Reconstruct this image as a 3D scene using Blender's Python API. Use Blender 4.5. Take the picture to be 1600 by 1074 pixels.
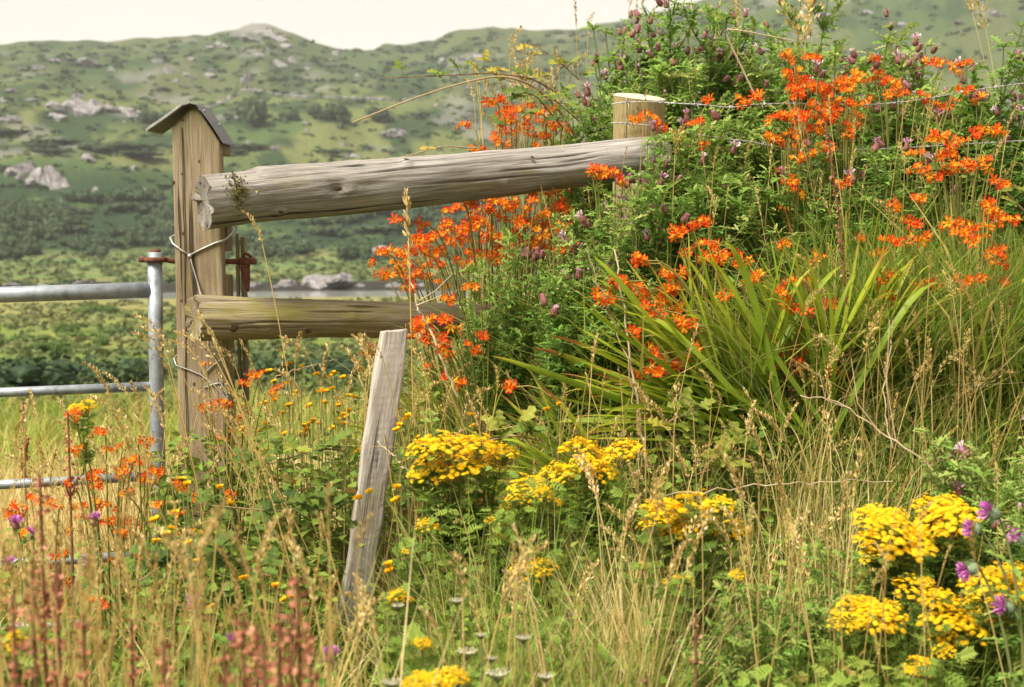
import bpy, math, random
import numpy as np
from mathutils import Vector, Matrix

for _o in list(bpy.data.objects):
    bpy.data.objects.remove(_o)
SC = bpy.context.scene
COL = SC.collection
R = random.Random(11)
rng = np.random.default_rng(11)

# ------------------------------------------------------------------ camera, sky, sun, exposure
CAM_H = 1.55
PITCH = math.radians(5.32)
FPX = 1600 * 50.0 / 36.0
cam_d = bpy.data.cameras.new('camera'); cam = bpy.data.objects.new('camera', cam_d); COL.objects.link(cam)
cam.location = (0, 0, CAM_H); cam.rotation_euler = (math.radians(90) - PITCH, 0, 0)
cam_d.lens = 50; cam_d.sensor_width = 36; cam_d.clip_start = 0.05; cam_d.clip_end = 6000
cam_d.dof.use_dof = True; cam_d.dof.focus_distance = 4.6; cam_d.dof.aperture_fstop = 5.0
SC.camera = cam

world = bpy.data.worlds.new('World'); SC.world = world; world.use_nodes = True
wn, wl = world.node_tree.nodes, world.node_tree.links
wn.clear()
SUN_EL, SUN_AZ = math.radians(52), math.radians(232)      # compass angle from +Y clockwise: behind the camera, to the left
sky = wn.new('ShaderNodeTexSky'); sky.sky_type = 'NISHITA'; sky.sun_disc = False
sky.sun_elevation = SUN_EL; sky.sun_rotation = SUN_AZ; sky.dust_density = 5.0; sky.air_density = 1.0
cloud = wn.new('ShaderNodeTexNoise'); cloud.inputs['Scale'].default_value = 1.6; cloud.inputs['Detail'].default_value = 5
ccol = wn.new('ShaderNodeValToRGB')
ccol.color_ramp.elements[0].position = .3; ccol.color_ramp.elements[1].position = .62
ccol.color_ramp.elements[0].color = (4.5, 4.15, 3.5, 1); ccol.color_ramp.elements[1].color = (5.1, 4.72, 4.1, 1)
wl.new(cloud.outputs['Fac'], ccol.inputs['Fac'])
wmix = wn.new('ShaderNodeMix'); wmix.data_type = 'RGBA'; wmix.inputs[0].default_value = 0.93
wl.new(sky.outputs[0], wmix.inputs[6]); wl.new(ccol.outputs[0], wmix.inputs[7])
wbg = wn.new('ShaderNodeBackground'); wbg.inputs['Strength'].default_value = 0.096
wl.new(wmix.outputs[2], wbg.inputs['Color'])
wo = wn.new('ShaderNodeOutputWorld'); wl.new(wbg.outputs[0], wo.inputs['Surface'])

sun_d = bpy.data.lights.new('sun', 'SUN'); sun = bpy.data.objects.new('sun', sun_d); COL.objects.link(sun)
sun_d.energy = 4.7; sun_d.angle = math.radians(24); sun_d.color = (1.0, 0.94, 0.83)
_sd = Vector((math.sin(SUN_AZ) * math.cos(SUN_EL), math.cos(SUN_AZ) * math.cos(SUN_EL), math.sin(SUN_EL)))
sun.rotation_euler = (-_sd).to_track_quat('-Z', 'Y').to_euler()
sun.location = (-6, -6, 12)

SC.view_settings.view_transform = 'Standard'; SC.view_settings.look = 'None'
SC.view_settings.exposure = 1.08; SC.view_settings.gamma = 1.0; SC.view_settings.use_curve_mapping = False
SC.render.engine = 'CYCLES'
SC.cycles.use_denoising = True
SC.cycles.max_bounces = 9; SC.cycles.diffuse_bounces = 7; SC.cycles.transmission_bounces = 4; SC.cycles.volume_bounces = 0
SC.cycles.use_adaptive_sampling = True; SC.cycles.adaptive_threshold = 0.015

CT, ST = math.cos(PITCH), math.sin(PITCH)
def P(px, py, Y):
    """world point seen at photo pixel (px, py) at world distance Y ahead"""
    u, v = (px - 800) / FPX, (537 - py) / FPX
    dy, dz = CT + v * ST, -ST + v * CT
    t = Y / dy
    return Vector((u * t, Y, CAM_H + dz * t))
def size_at(npx, Y):
    return npx / FPX * Y

# ------------------------------------------------------------------ value noise
def _hash(ix, iy, seed):
    h = (ix.astype(np.int64) * 374761393 + iy.astype(np.int64) * 668265263 + seed * 1442695041) & 0x7fffffff
    h = ((h ^ (h >> 13)) * 1274126177) & 0x7fffffff
    return ((h ^ (h >> 16)) & 0xffff) / 65535.0
def vnoise(x, y, seed=0):
    x = np.asarray(x, float); y = np.asarray(y, float)
    ix, iy = np.floor(x), np.floor(y); fx, fy = x - ix, y - iy
    fx = fx * fx * (3 - 2 * fx); fy = fy * fy * (3 - 2 * fy)
    a = _hash(ix, iy, seed); b = _hash(ix + 1, iy, seed); c = _hash(ix, iy + 1, seed); d = _hash(ix + 1, iy + 1, seed)
    return (a * (1 - fx) + b * fx) * (1 - fy) + (c * (1 - fx) + d * fx) * fy
def fbm(x, y, octs=4, seed=0):
    s, a, t = 0.0, 0.5, 0.0
    for k in range(octs):
        s = s + a * vnoise(np.asarray(x) * 2 ** k, np.asarray(y) * 2 ** k, seed + k * 17); t += a; a *= 0.5
    return s / t
def sstep(a, b, x):
    t = np.clip((np.asarray(x, float) - a) / (b - a), 0, 1)
    return t * t * (3 - 2 * t)

# ------------------------------------------------------------------ terrain height
_D = np.array([0, 4, 8, 15, 25, 40, 70, 100, 122, 127, 129, 132, 134, 140, 150, 165, 235, 262, 290, 380, 420, 440])
_Z = np.array([0.1, .1, -.25, -.85, -1.7, -2.6, -4.4, -5.3, -5.75, -6.05, -6.6, -6.6, -6.1, -5.35, -5.55, -5.8, -5.75, -2.0, 4.2, 25.5, 34.0, 37.2])
_RX = np.array([-700, -300, 0, 60, 120, 180, 230, 330, 380, 400, 420, 460, 500, 540, 590, 600, 640, 680, 700, 720, 770, 830, 900, 1000, 1100, 1150, 1250, 1400, 1600, 2000, 2600])
_RY = np.array([130, 110, 92, 82, 80, 80, 73, 65, 54, 46, 46, 59, 75, 82, 83, 75, 72, 68, 57, 52, 48, 54, 50, 30, 8, -5, -70, -130, -170, -190, -120])
RIDGE_D = 610.0
WATER_Z = -5.95
def ground(x, y):
    x = np.asarray(x, float); y = np.asarray(y, float)
    d = np.hypot(x, y); ang = np.arctan2(x, np.maximum(y, 1e-6))
    ang = np.where(y < 0, np.sign(x) * 1.5, ang)
    px = 800 + FPX * np.tan(np.clip(ang, -0.9, 0.9))
    base = np.interp(d, _D, _Z)
    rz = CAM_H + (330 - np.interp(px, _RX, _RY)) / FPX * RIDGE_D
    far = np.clip((d - 420) / (RIDGE_D - 420), 0, 1)
    z = np.where(d > 420, 34.0 + (rz - 34.0) * (far ** 0.92), base)
    z = np.where(d > RIDGE_D, rz - 0.18 * (d - RIDGE_D) * np.clip((d - RIDGE_D) / 200, 0, 1), z)
    z = np.maximum(z, -20)
    behind = sstep(0.9, 1.5, np.abs(ang))
    z = z * (1 - behind) + behind * np.where(d < 30, np.interp(d, [0, 4, 8, 30], [.1, .1, .05, .0]), np.clip((d - 30) * 0.04, 0, 22))
    # roughness grows with distance
    far_amp = sstep(236, 330, d)
    z = z + far_amp * ((fbm(x / 46, y / 60, 4, 3) - .5) * 9.0 * (1 - 0.75 * sstep(520, 610, d)) + (fbm(x / 9, y / 14, 3, 9) - .5) * 2.6)
    z = z + sstep(8, 20, d) * (1 - sstep(100, 116, d)) * (fbm(x / 5, y / 7, 3, 5) - .5) * 0.7
    z = z + (1 - sstep(8, 16, d)) * (fbm(x * 1.3, y * 1.3, 3, 2) - .5) * 0.10
    # the roadside bank on the right, running away along the fence
    s = y - 3.15 - 0.16 * np.clip(x, -2, 6) * 0
    h = np.interp(s, [0, 0.4, 1.15, 2.3, 3.1, 5.0, 9.0, 14.0], [0, 0.14, 0.68, 0.98, 1.12, 0.8, 0.15, 0.0])
    m = sstep(-0.85, 0.75, x + 0.10 * (y - 4.4)) * (1 - 0.75 * sstep(9, 16, x))
    return z + h * m
def gz(x, y):
    return float(ground(np.array([x]), np.array([y]))[0])
def hit(px, py, d0=8.0, d1=700.0):
    """where the photo ray meets the terrain"""
    u, v = (px - 800) / FPX, (537 - py) / FPX
    d = np.array([u, CT + v * ST, -ST + v * CT])
    ts = np.exp(np.linspace(math.log(d0), math.log(d1), 2500))
    pts = ts[:, None] * d[None, :] + np.array([0, 0, CAM_H])
    dz = pts[:, 2] - ground(pts[:, 0], pts[:, 1])
    k = int(np.argmax(dz < 0))
    if dz[k] >= 0: k = int(np.argmin(dz))
    return Vector((pts[k][0], pts[k][1], gz(pts[k][0], pts[k][1])))

# ------------------------------------------------------------------ mesh building
class NB:
    """collects vertices and faces with a per-vertex tint, then makes ONE mesh"""
    def __init__(self): self.V = []; self.F = []; self.M = []; self.T = []; self.n = 0
    def add(self, V, F, tint=0.5, mat=0):
        V = np.asarray(V, float).reshape(-1, 3)
        if isinstance(F, np.ndarray): F = [F]
        for f in F:
            f = np.asarray(f, np.int64)
            if f.size: self.F.append(f + self.n); self.M.append(mat)
        t = np.asarray(tint, float)
        self.T.append(np.full(len(V), float(t)) if t.ndim == 0 else t.astype(float))
        self.V.append(V); self.n += len(V)
        return self
    def mesh(self, name, mats, smooth=False):
        me = bpy.data.meshes.new(name)
        V = np.concatenate(self.V); me.vertices.add(len(V)); me.vertices.foreach_set('co', V.ravel())
        tot = np.concatenate([np.full(len(f), f.shape[1]) for f in self.F])
        idx = np.concatenate([f.ravel() for f in self.F])
        me.loops.add(len(idx)); me.loops.foreach_set('vertex_index', idx)
        me.polygons.add(len(tot)); me.polygons.foreach_set('loop_start', np.concatenate([[0], np.cumsum(tot)[:-1]]))
        me.polygons.foreach_set('material_index', np.concatenate([np.full(len(f), m) for f, m in zip(self.F, self.M)]))
        me.polygons.foreach_set('use_smooth', np.full(len(tot), bool(smooth)))
        me.update(calc_edges=True)
        a = me.attributes.new('tint', 'FLOAT', 'POINT'); a.data.foreach_set('value', np.concatenate(self.T))
        for m in (mats if isinstance(mats, (list, tuple)) else [mats]): me.materials.append(m)
        return me
def link(name, me, parent=None, loc=None):
    o = bpy.data.objects.new(name, me); COL.objects.link(o)
    if parent is not None: o.parent = parent
    if loc is not None: o.location = loc
    return o
def tag(o, label, cat=None, group=None, kind=None):
    o['label'] = label
    if cat: o['category'] = cat
    if group: o['group'] = group
    if kind: o['kind'] = kind
    return o
def root(name, loc, label, cat, group=None):
    return tag(link(name, None, loc=loc), label, cat, group)
def part(name, me, parent, loc=None, M=None):
    o = link(name, me, parent)
    if M is not None: o.matrix_local = M
    elif loc is not None: o.location = loc
    return o

def frames(D, N):
    D = D / np.linalg.norm(D, axis=1, keepdims=True)
    N = N - (N * D).sum(1, keepdims=True) * D
    N = N / np.maximum(np.linalg.norm(N, axis=1, keepdims=True), 1e-9)
    return D, np.cross(N, D), N
def inst(nb, tpl, O, D, N, S, tint=None, mat=0):
    """copies of a template (V, [F...], T) into nb: X axis = D, Z axis = N, scale S"""
    V, F, T = tpl
    O = np.asarray(O, float); n = len(O)
    if n == 0: return
    D, B, N = frames(np.asarray(D, float), np.asarray(N, float))
    S = np.broadcast_to(np.asarray(S, float), (n,))
    W = O[:, None, :] + S[:, None, None] * (V[None, :, 0:1] * D[:, None, :] + V[None, :, 1:2] * B[:, None, :] + V[None, :, 2:3] * N[:, None, :])
    k = len(V); off = (np.arange(n) * k)[:, None, None]
    tt = np.tile(T, (n, 1)) if tint is None else T[None, :] + np.broadcast_to(np.asarray(tint, float), (n,))[:, None]
    nb.add(W.reshape(-1, 3), [(f[None] + off).reshape(-1, f.shape[1]) for f in F], np.clip(tt, 0, 1).ravel(), mat)

def bez(p0, p1, p2, n):
    t = np.linspace(0, 1, n)[:, None]
    p0, p1, p2 = (np.array(p, float) for p in (p0, p1, p2))
    return (1 - t) ** 2 * p0 + 2 * t * (1 - t) * p1 + t * t * p2
def tube(nb, pts, r, sides=5, tint=0.5, mat=0, cap=True):
    pts = np.asarray(pts, float); n = len(pts)
    r = np.broadcast_to(np.asarray(r, float), (n,))
    tg = np.gradient(pts, axis=0); tg /= np.maximum(np.linalg.norm(tg, axis=1, keepdims=True), 1e-9)
    ref = np.array([0, 0, 1.0]) if abs(tg[:, 2]).mean() < 0.8 else np.array([1.0, 0, 0])
    u = np.cross(tg, ref); u /= np.maximum(np.linalg.norm(u, axis=1, keepdims=True), 1e-9); v = np.cross(tg, u)
    a = np.arange(sides) / sides * 2 * math.pi
    V = pts[:, None] + r[:, None, None] * (np.cos(a)[None, :, None] * u[:, None] + np.sin(a)[None, :, None] * v[:, None])
    i = np.arange(n - 1)[:, None] * sides; j = np.arange(sides)[None]; j2 = (j + 1) % sides
    F = np.stack([i + j, i + j2, i + sides + j2, i + sides + j], -1).reshape(-1, 4)
    Fs = [F]
    if cap:
        Fs.append(np.arange(sides)[::-1][None]); Fs.append((np.arange(sides) + (n - 1) * sides)[None])
    t = np.asarray(tint, float)
    nb.add(V.reshape(-1, 3), Fs, t if t.ndim == 0 else np.repeat(t, sides), mat)
def box(nb, x0, x1, y0, y1, z0, z1, tint=0.5, mat=0):
    V = [(x, y, z) for x in (x0, x1) for y in (y0, y1) for z in (z0, z1)]
    F = np.array([(0, 1, 3, 2), (4, 6, 7, 5), (0, 4, 5, 1), (2, 3, 7, 6), (0, 2, 6, 4), (1, 5, 7, 3)])
    nb.add(V, F, tint, mat)
def rdir(n, zlo=-0.2, zhi=0.9, r=rng):
    a = r.uniform(0, 2 * math.pi, n); z = r.uniform(zlo, zhi, n); c = np.sqrt(1 - z * z)
    return np.stack([c * np.cos(a), c * np.sin(a), z], 1)

# ------------------------------------------------------------------ materials
def _nodes(name):
    m = bpy.data.materials.new(name); m.use_nodes = True
    nt = m.node_tree; nt.nodes.clear()
    return m, nt.nodes, nt.links
def _ramp(n, stops):
    r = n.new('ShaderNodeValToRGB'); e = r.color_ramp.elements
    while len(e) > 1: e.remove(e[-1])
    e[0].position = stops[0][0]; e[0].color = (*stops[0][1], 1)
    for p, c in stops[1:]:
        k = e.new(p); k.color = (*c, 1)
    return r
def leaf_mat(name, stops, trans=0.35, rough=0.6, spec=0.16, noise=0.25, scale=40.0, rnd=0.0, stripe=None):
    """vegetation: colour from the per-vertex tint (what that leaf is), fine mottling, thin translucency"""
    m, n, l = _nodes(name)
    at = n.new('ShaderNodeAttribute'); at.attribute_name = 'tint'
    tc = n.new('ShaderNodeTexCoord')
    nz = n.new('ShaderNodeTexNoise'); nz.inputs['Scale'].default_value = scale; nz.inputs['Detail'].default_value = 3
    if stripe:
        mp = n.new('ShaderNodeMapping'); mp.inputs['Scale'].default_value = stripe; l.new(tc.outputs['Object'], mp.inputs['Vector']); l.new(mp.outputs[0], nz.inputs['Vector'])
    else:
        l.new(tc.outputs['Object'], nz.inputs['Vector'])
    ma = n.new('ShaderNodeMath'); ma.operation = 'MULTIPLY_ADD'; ma.inputs[1].default_value = noise; ma.inputs[2].default_value = -noise / 2
    l.new(nz.outputs['Fac'], ma.inputs[0])
    ad = n.new('ShaderNodeMath'); ad.operation = 'ADD'; l.new(at.outputs['Fac'], ad.inputs[0]); l.new(ma.outputs[0], ad.inputs[1])
    last = ad.outputs[0]
    if rnd:
        oi = n.new('ShaderNodeObjectInfo')
        mb = n.new('ShaderNodeMath'); mb.operation = 'MULTIPLY_ADD'; mb.inputs[1].default_value = rnd; mb.inputs[2].default_value = -rnd / 2
        l.new(oi.outputs['Random'], mb.inputs[0])
        a2 = n.new('ShaderNodeMath'); a2.operation = 'ADD'; l.new(last, a2.inputs[0]); l.new(mb.outputs[0], a2.inputs[1]); last = a2.outputs[0]
    r = _ramp(n, stops); l.new(last, r.inputs['Fac'])
    b = n.new('ShaderNodeBsdfPrincipled'); b.inputs['Roughness'].default_value = rough; b.inputs['Specular IOR Level'].default_value = spec
    l.new(r.outputs[0], b.inputs['Base Color'])
    o = n.new('ShaderNodeOutputMaterial')
    if trans > 0:
        t = n.new('ShaderNodeBsdfTranslucent'); l.new(r.outputs[0], t.inputs['Color'])
        mx = n.new('ShaderNodeMixShader'); mx.inputs[0].default_value = trans
        l.new(b.outputs[0], mx.inputs[1]); l.new(t.outputs[0], mx.inputs[2]); l.new(mx.outputs[0], o.inputs['Surface'])
    else:
        l.new(b.outputs[0], o.inputs['Surface'])
    return m
def wood_mat(name, c_dark, c_mid, c_light, axis='X', green=None, green_lo=0.6, rough=0.85, crack=0.5, algae=None, fine=110):
    m, n, l = _nodes(name)
    tc = n.new('ShaderNodeTexCoord')
    def mapped(lo, hi):
        mp = n.new('ShaderNodeMapping'); s = [hi, hi, hi]; s['XYZ'.index(axis)] = lo; mp.inputs['Scale'].default_value = s
        l.new(tc.outputs['Object'], mp.inputs['Vector']); return mp.outputs[0]
    g = n.new('ShaderNodeTexNoise'); g.inputs['Scale'].default_value = 1; g.inputs['Detail'].default_value = 8; g.inputs['Roughness'].default_value = 0.7
    l.new(mapped(5, fine), g.inputs['Vector'])
    r = _ramp(n, [(0.28, c_dark), (0.5, c_mid), (0.72, c_light)]); l.new(g.outputs['Fac'], r.inputs['Fac'])
    st = n.new('ShaderNodeTexNoise'); st.inputs['Scale'].default_value = 1; st.inputs['Detail'].default_value = 4
    l.new(mapped(2.2, 7), st.inputs['Vector'])
    sr = _ramp(n, [(0.32, (0.50, 0.44, 0.36)), (0.5, (.92, .90, .87)), (0.66, (1.16, 1.15, 1.14))]); l.new(st.outputs['Fac'], sr.inputs['Fac'])
    mul = n.new('ShaderNodeMix'); mul.data_type = 'RGBA'; mul.blend_type = 'MULTIPLY'; mul.inputs[0].default_value = 1
    l.new(r.outputs[0], mul.inputs[6]); l.new(sr.outputs[0], mul.inputs[7])
    ck = n.new('ShaderNodeTexNoise'); ck.inputs['Scale'].default_value = 1; ck.inputs['Detail'].default_value = 2; ck.inputs['Distortion'].default_value = 0.4
    l.new(mapped(1.6, 34), ck.inputs['Vector'])
    cr = _ramp(n, [(0.30, (0, 0, 0)), (0.36, (1, 1, 1))]); l.new(ck.outputs['Fac'], cr.inputs['Fac'])
    dk = n.new('ShaderNodeMix'); dk.data_type = 'RGBA'; dk.blend_type = 'MULTIPLY'; dk.inputs[0].default_value = crack
    l.new(mul.outputs[2], dk.inputs[6]); l.new(cr.outputs[0], dk.inputs[7])
    last = dk.outputs[2]
    if green:
        ln = n.new('ShaderNodeTexNoise'); ln.inputs['Scale'].default_value = 1; ln.inputs['Detail'].default_value = 6
        l.new(mapped(5, 16), ln.inputs['Vector'])
        lr = _ramp(n, [(green_lo - 0.08, (0, 0, 0)), (green_lo + 0.1, (0.75, 0.75, 0.75))]); l.new(ln.outputs['Fac'], lr.inputs['Fac'])
        gm = n.new('ShaderNodeMix'); gm.data_type = 'RGBA'; l.new(lr.outputs[0], gm.inputs[0]); l.new(last, gm.inputs[6]); gm.inputs[7].default_value = (*green, 1)
        last = gm.outputs[2]
    if algae:
        sx = n.new('ShaderNodeSeparateXYZ'); l.new(tc.outputs['Object'], sx.inputs[0])
        an = n.new('ShaderNodeTexNoise'); an.inputs['Scale'].default_value = 1; an.inputs['Detail'].default_value = 5; l.new(mapped(6, 30), an.inputs['Vector'])
        am = n.new('ShaderNodeMath'); am.operation = 'MULTIPLY_ADD'; am.inputs[1].default_value = .35; l.new(an.outputs['Fac'], am.inputs[0]); l.new(sx.outputs['Z'], am.inputs[2])
        ar = n.new('ShaderNodeMapRange'); ar.inputs['From Min'].default_value = algae[0]; ar.inputs['From Max'].default_value = algae[1]; ar.inputs['To Max'].default_value = .8; l.new(am.outputs[0], ar.inputs['Value'])
        ax_ = n.new('ShaderNodeMix'); ax_.data_type = 'RGBA'; l.new(ar.outputs[0], ax_.inputs[0]); l.new(last, ax_.inputs[6]); ax_.inputs[7].default_value = (.10, .105, .035, 1); last = ax_.outputs[2]
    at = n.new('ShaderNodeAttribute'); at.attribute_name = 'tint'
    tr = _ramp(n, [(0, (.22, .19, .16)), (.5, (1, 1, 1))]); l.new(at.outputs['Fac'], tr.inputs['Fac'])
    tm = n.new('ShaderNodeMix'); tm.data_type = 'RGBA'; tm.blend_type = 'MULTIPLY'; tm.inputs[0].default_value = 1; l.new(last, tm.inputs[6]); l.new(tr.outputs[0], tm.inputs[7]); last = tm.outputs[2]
    b = n.new('ShaderNodeBsdfPrincipled'); b.inputs['Roughness'].default_value = rough; b.inputs['Specular IOR Level'].default_value = 0.2
    l.new(last, b.inputs['Base Color'])
    hm = n.new('ShaderNodeMath'); hm.operation = 'ADD'; l.new(g.outputs['Fac'], hm.inputs[0]); l.new(cr.outputs[0], hm.inputs[1])
    bp = n.new('ShaderNodeBump'); bp.inputs['Strength'].default_value = 0.9; bp.inputs['Distance'].default_value = 0.005
    l.new(hm.outputs[0], bp.inputs['Height']); l.new(bp.outputs[0], b.inputs['Normal'])
    o = n.new('ShaderNodeOutputMaterial'); l.new(b.outputs[0], o.inputs['Surface'])
    return m
def patchy_mat(name, stops, scale=20, rough=0.6, metal=0.0, bump=0.3, dist=0.003, detail=6, spec=0.4):
    m, n, l = _nodes(name)
    tc = n.new('ShaderNodeTexCoord')
    g = n.new('ShaderNodeTexNoise'); g.inputs['Scale'].default_value = scale; g.inputs['Detail'].default_value = detail; g.inputs['Roughness'].default_value = 0.65
    l.new(tc.outputs['Object'], g.inputs['Vector'])
    r = _ramp(n, stops); l.new(g.outputs['Fac'], r.inputs['Fac'])
    b = n.new('ShaderNodeBsdfPrincipled'); b.inputs['Roughness'].default_value = rough; b.inputs['Metallic'].default_value = metal; b.inputs['Specular IOR Level'].default_value = spec
    l.new(r.outputs[0], b.inputs['Base Color'])
    bp = n.new('ShaderNodeBump'); bp.inputs['Strength'].default_value = bump; bp.inputs['Distance'].default_value = dist
    l.new(g.outputs['Fac'], bp.inputs['Height']); l.new(bp.outputs[0], b.inputs['Normal'])
    o = n.new('ShaderNodeOutputMaterial'); l.new(b.outputs[0], o.inputs['Surface'])
    return m

# ================================================================== SETTING
def veg_colour(x, y):
    """what grows where: meadow, heath, gorse, rushes, bare shore; (n,3) albedo"""
    d = np.hypot(x, y); x = np.asarray(x); y = np.asarray(y)
    def C(*c): return np.array(c)[None, :]
    def mix(a, b, t): t = np.clip(t, 0, 1)[:, None]; return a * (1 - t) + b * t
    n1 = fbm(x / 30, y / 45, 4, 21); n2 = fbm(x / 9, y / 16, 4, 22); n3 = fbm(x / 3.2, y / 5, 3, 23)
    c = np.repeat(C(.085, .072, .03), len(d), 0)
    field = mix(mix(np.repeat(C(.14, .185, .042), len(d), 0), C(.20, .215, .06), sstep(.45, .62, n2)), C(.10, .145, .036), sstep(.55, .7, n3))
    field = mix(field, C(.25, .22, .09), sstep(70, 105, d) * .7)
    c = mix(c, field, sstep(5, 9, d))
    shore = np.repeat(C(.10, .085, .075), len(d), 0)
    c = mix(c, shore, sstep(124, 126.5, d))
    c = mix(c, np.repeat(C(.045, .040, .034), len(d), 0), sstep(132, 134, d))
    meadow = mix(np.repeat(C(.155, .205, .07), len(d), 0), C(.22, .215, .085), sstep(.42, .62, fbm(x / 26, y / 9, 3, 31)))
    c = mix(c, meadow, sstep(141, 146, d))
    heath = mix(np.repeat(C(.080, .118, .040), len(d), 0), C(.155, .165, .058), sstep(.46, .66, n1))
    heath = mix(heath, C(.040, .066, .027), sstep(.50, .60, n2))
    gorse = mix(np.repeat(C(.030, .056, .024), len(d), 0), C(.085, .13, .04), sstep(.48, .66, n2))
    c = mix(c, gorse, sstep(234, 246, d + 10 * (n2 - .5)))
    c = mix(c, heath, sstep(292, 318, d + 26 * (n1 - .5)))
    terrace = mix(np.repeat(C(.135, .155, .056), len(d), 0), C(.05, .078, .032), sstep(.48, .57, n2))
    c = mix(c, terrace, sstep(372, 392, d + 18 * (n1 - .5)))
    upper = mix(np.repeat(C(.078, .108, .044), len(d), 0), C(.105, .120, .052), sstep(.45, .6, n1))
    upper = mix(upper, C(.050, .076, .033), sstep(.50, .60, n2))
    c = mix(c, upper, sstep(418, 432, d + 8 * (n1 - .5)))
    rocky = sstep(.62, .72, fbm(x / 16, y / 26, 4, 41)) * sstep(300, 330, d)
    c = mix(c, C(.22, .20, .19), rocky * .6)
    pk = np.exp(-(((x / np.maximum(d, 1) * FPX + 800 - 415) / 42) ** 2)) * sstep(565, 590, d) * (y > 0)
    c = mix(c, C(.27, .235, .23), np.clip(pk * 1.3 - .25 + .5 * (n3 - .5), 0, .85))
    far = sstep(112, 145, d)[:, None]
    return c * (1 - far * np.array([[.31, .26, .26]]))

# the whole ground, one sheet, finest inside the view
_az = np.concatenate([np.linspace(-180, -29, 60)[:-1], np.linspace(-29, 31, 330)[:-1], np.linspace(31, 180, 60)[:-1]])
_az = np.radians(_az)
_rr = np.concatenate([[0.25], np.geomspace(0.6, 118, 170), np.linspace(119.5, 142, 22), np.geomspace(144, 640, 120), [700, 800, 1000, 1400, 2200]])
A_, R_ = np.meshgrid(_az, _rr)
gx, gy = (R_ * np.sin(A_)).ravel(), (R_ * np.cos(A_)).ravel()
gV = np.stack([gx, gy, ground(gx, gy)], 1)
na, nr = len(_az), len(_rr)
_i = np.arange(nr - 1)[:, None] * na; _j = np.arange(na)[None]; _j2 = (_j + 1) % na
gF = np.stack([_i + _j, _i + na + _j, _i + na + _j2, _i + _j2], -1).reshape(-1, 4)[:, ::-1]
nb = NB(); nb.add(gV, gF, 0.5)
nb.add(np.vstack([gV[:na], [[0, 0, gz(0, 0)]]]), np.stack([np.arange(na), (np.arange(na) + 1) % na, np.full(na, na)], 1)[:, ::-1])
gm, gn, gl = _nodes('turf_and_heath')
_at = gn.new('ShaderNodeAttribute'); _at.attribute_name = 'veg'
_geo = gn.new('ShaderNodeNewGeometry')
_nz = gn.new('ShaderNodeTexNoise'); _nz.inputs['Scale'].default_value = 1.1; _nz.inputs['Detail'].default_value = 9; _nz.inputs['Roughness'].default_value = .72
gl.new(_geo.outputs['Position'], _nz.inputs['Vector'])
_rp = _ramp(gn, [(.3, (.55, .58, .55)), (.5, (1, 1, 1)), (.7, (1.4, 1.32, 1.2))]); gl.new(_nz.outputs['Fac'], _rp.inputs['Fac'])
_mx = gn.new('ShaderNodeMix'); _mx.data_type = 'RGBA'; _mx.blend_type = 'MULTIPLY'; _mx.inputs[0].default_value = 1
gl.new(_at.outputs['Color'], _mx.inputs[6]); gl.new(_rp.outputs[0], _mx.inputs[7])
_b = gn.new('ShaderNodeBsdfPrincipled'); _b.inputs['Roughness'].default_value = .95; _b.inputs['Specular IOR Level'].default_value = .05
gl.new(_mx.outputs[2], _b.inputs['Base Color'])
_bp = gn.new('ShaderNodeBump'); _bp.inputs['Strength'].default_value = .7; _bp.inputs['Distance'].default_value = .4
gl.new(_nz.outputs['Fac'], _bp.inputs['Height']); gl.new(_bp.outputs[0], _b.inputs['Normal'])
_o = gn.new('ShaderNodeOutputMaterial'); gl.new(_b.outputs[0], _o.inputs['Surface'])
gme = nb.mesh('ground', gm, smooth=True)
_ca = gme.attributes.new('veg', 'FLOAT_COLOR', 'POINT')
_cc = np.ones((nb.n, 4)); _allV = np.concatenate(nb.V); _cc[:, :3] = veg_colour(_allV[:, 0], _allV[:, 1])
_ca.data.foreach_set('color', _cc.ravel())
tag(link('ground', gme), 'grassy ground falling from the roadside bank to a valley and rocky green hills', kind='structure')

# tidal water on the valley floor
m_water, n_, l_ = _nodes('tidal_water')
_w = n_.new('ShaderNodeBsdfPrincipled'); _w.inputs['Base Color'].default_value = (.20, .21, .20, 1); _w.inputs['Roughness'].default_value = .12
_wn = n_.new('ShaderNodeTexNoise'); _wn.inputs['Scale'].default_value = .8; _wg = n_.new('ShaderNodeNewGeometry'); l_.new(_wg.outputs['Position'], _wn.inputs['Vector'])
_wb = n_.new('ShaderNodeBump'); _wb.inputs['Strength'].default_value = .08; l_.new(_wn.outputs['Fac'], _wb.inputs['Height']); l_.new(_wb.outputs[0], _w.inputs['Normal'])
_o = n_.new('ShaderNodeOutputMaterial'); l_.new(_w.outputs[0], _o.inputs['Surface'])
a = np.linspace(-1.2, 1.2, 90); nb = NB()
V = np.concatenate([np.stack([r * np.sin(a), r * np.cos(a), np.full(90, WATER_Z)], 1) for r in (125, 130, 136.5)])
F = np.array([(k * 90 + j, k * 90 + j + 1, (k + 1) * 90 + j + 1, (k + 1) * 90 + j) for k in range(2) for j in range(89)])
nb.add(V, F[:, ::-1]); tag(link('water', nb.mesh('water', m_water)), 'narrow strip of pale still water lying across the valley floor', kind='structure')

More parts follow.
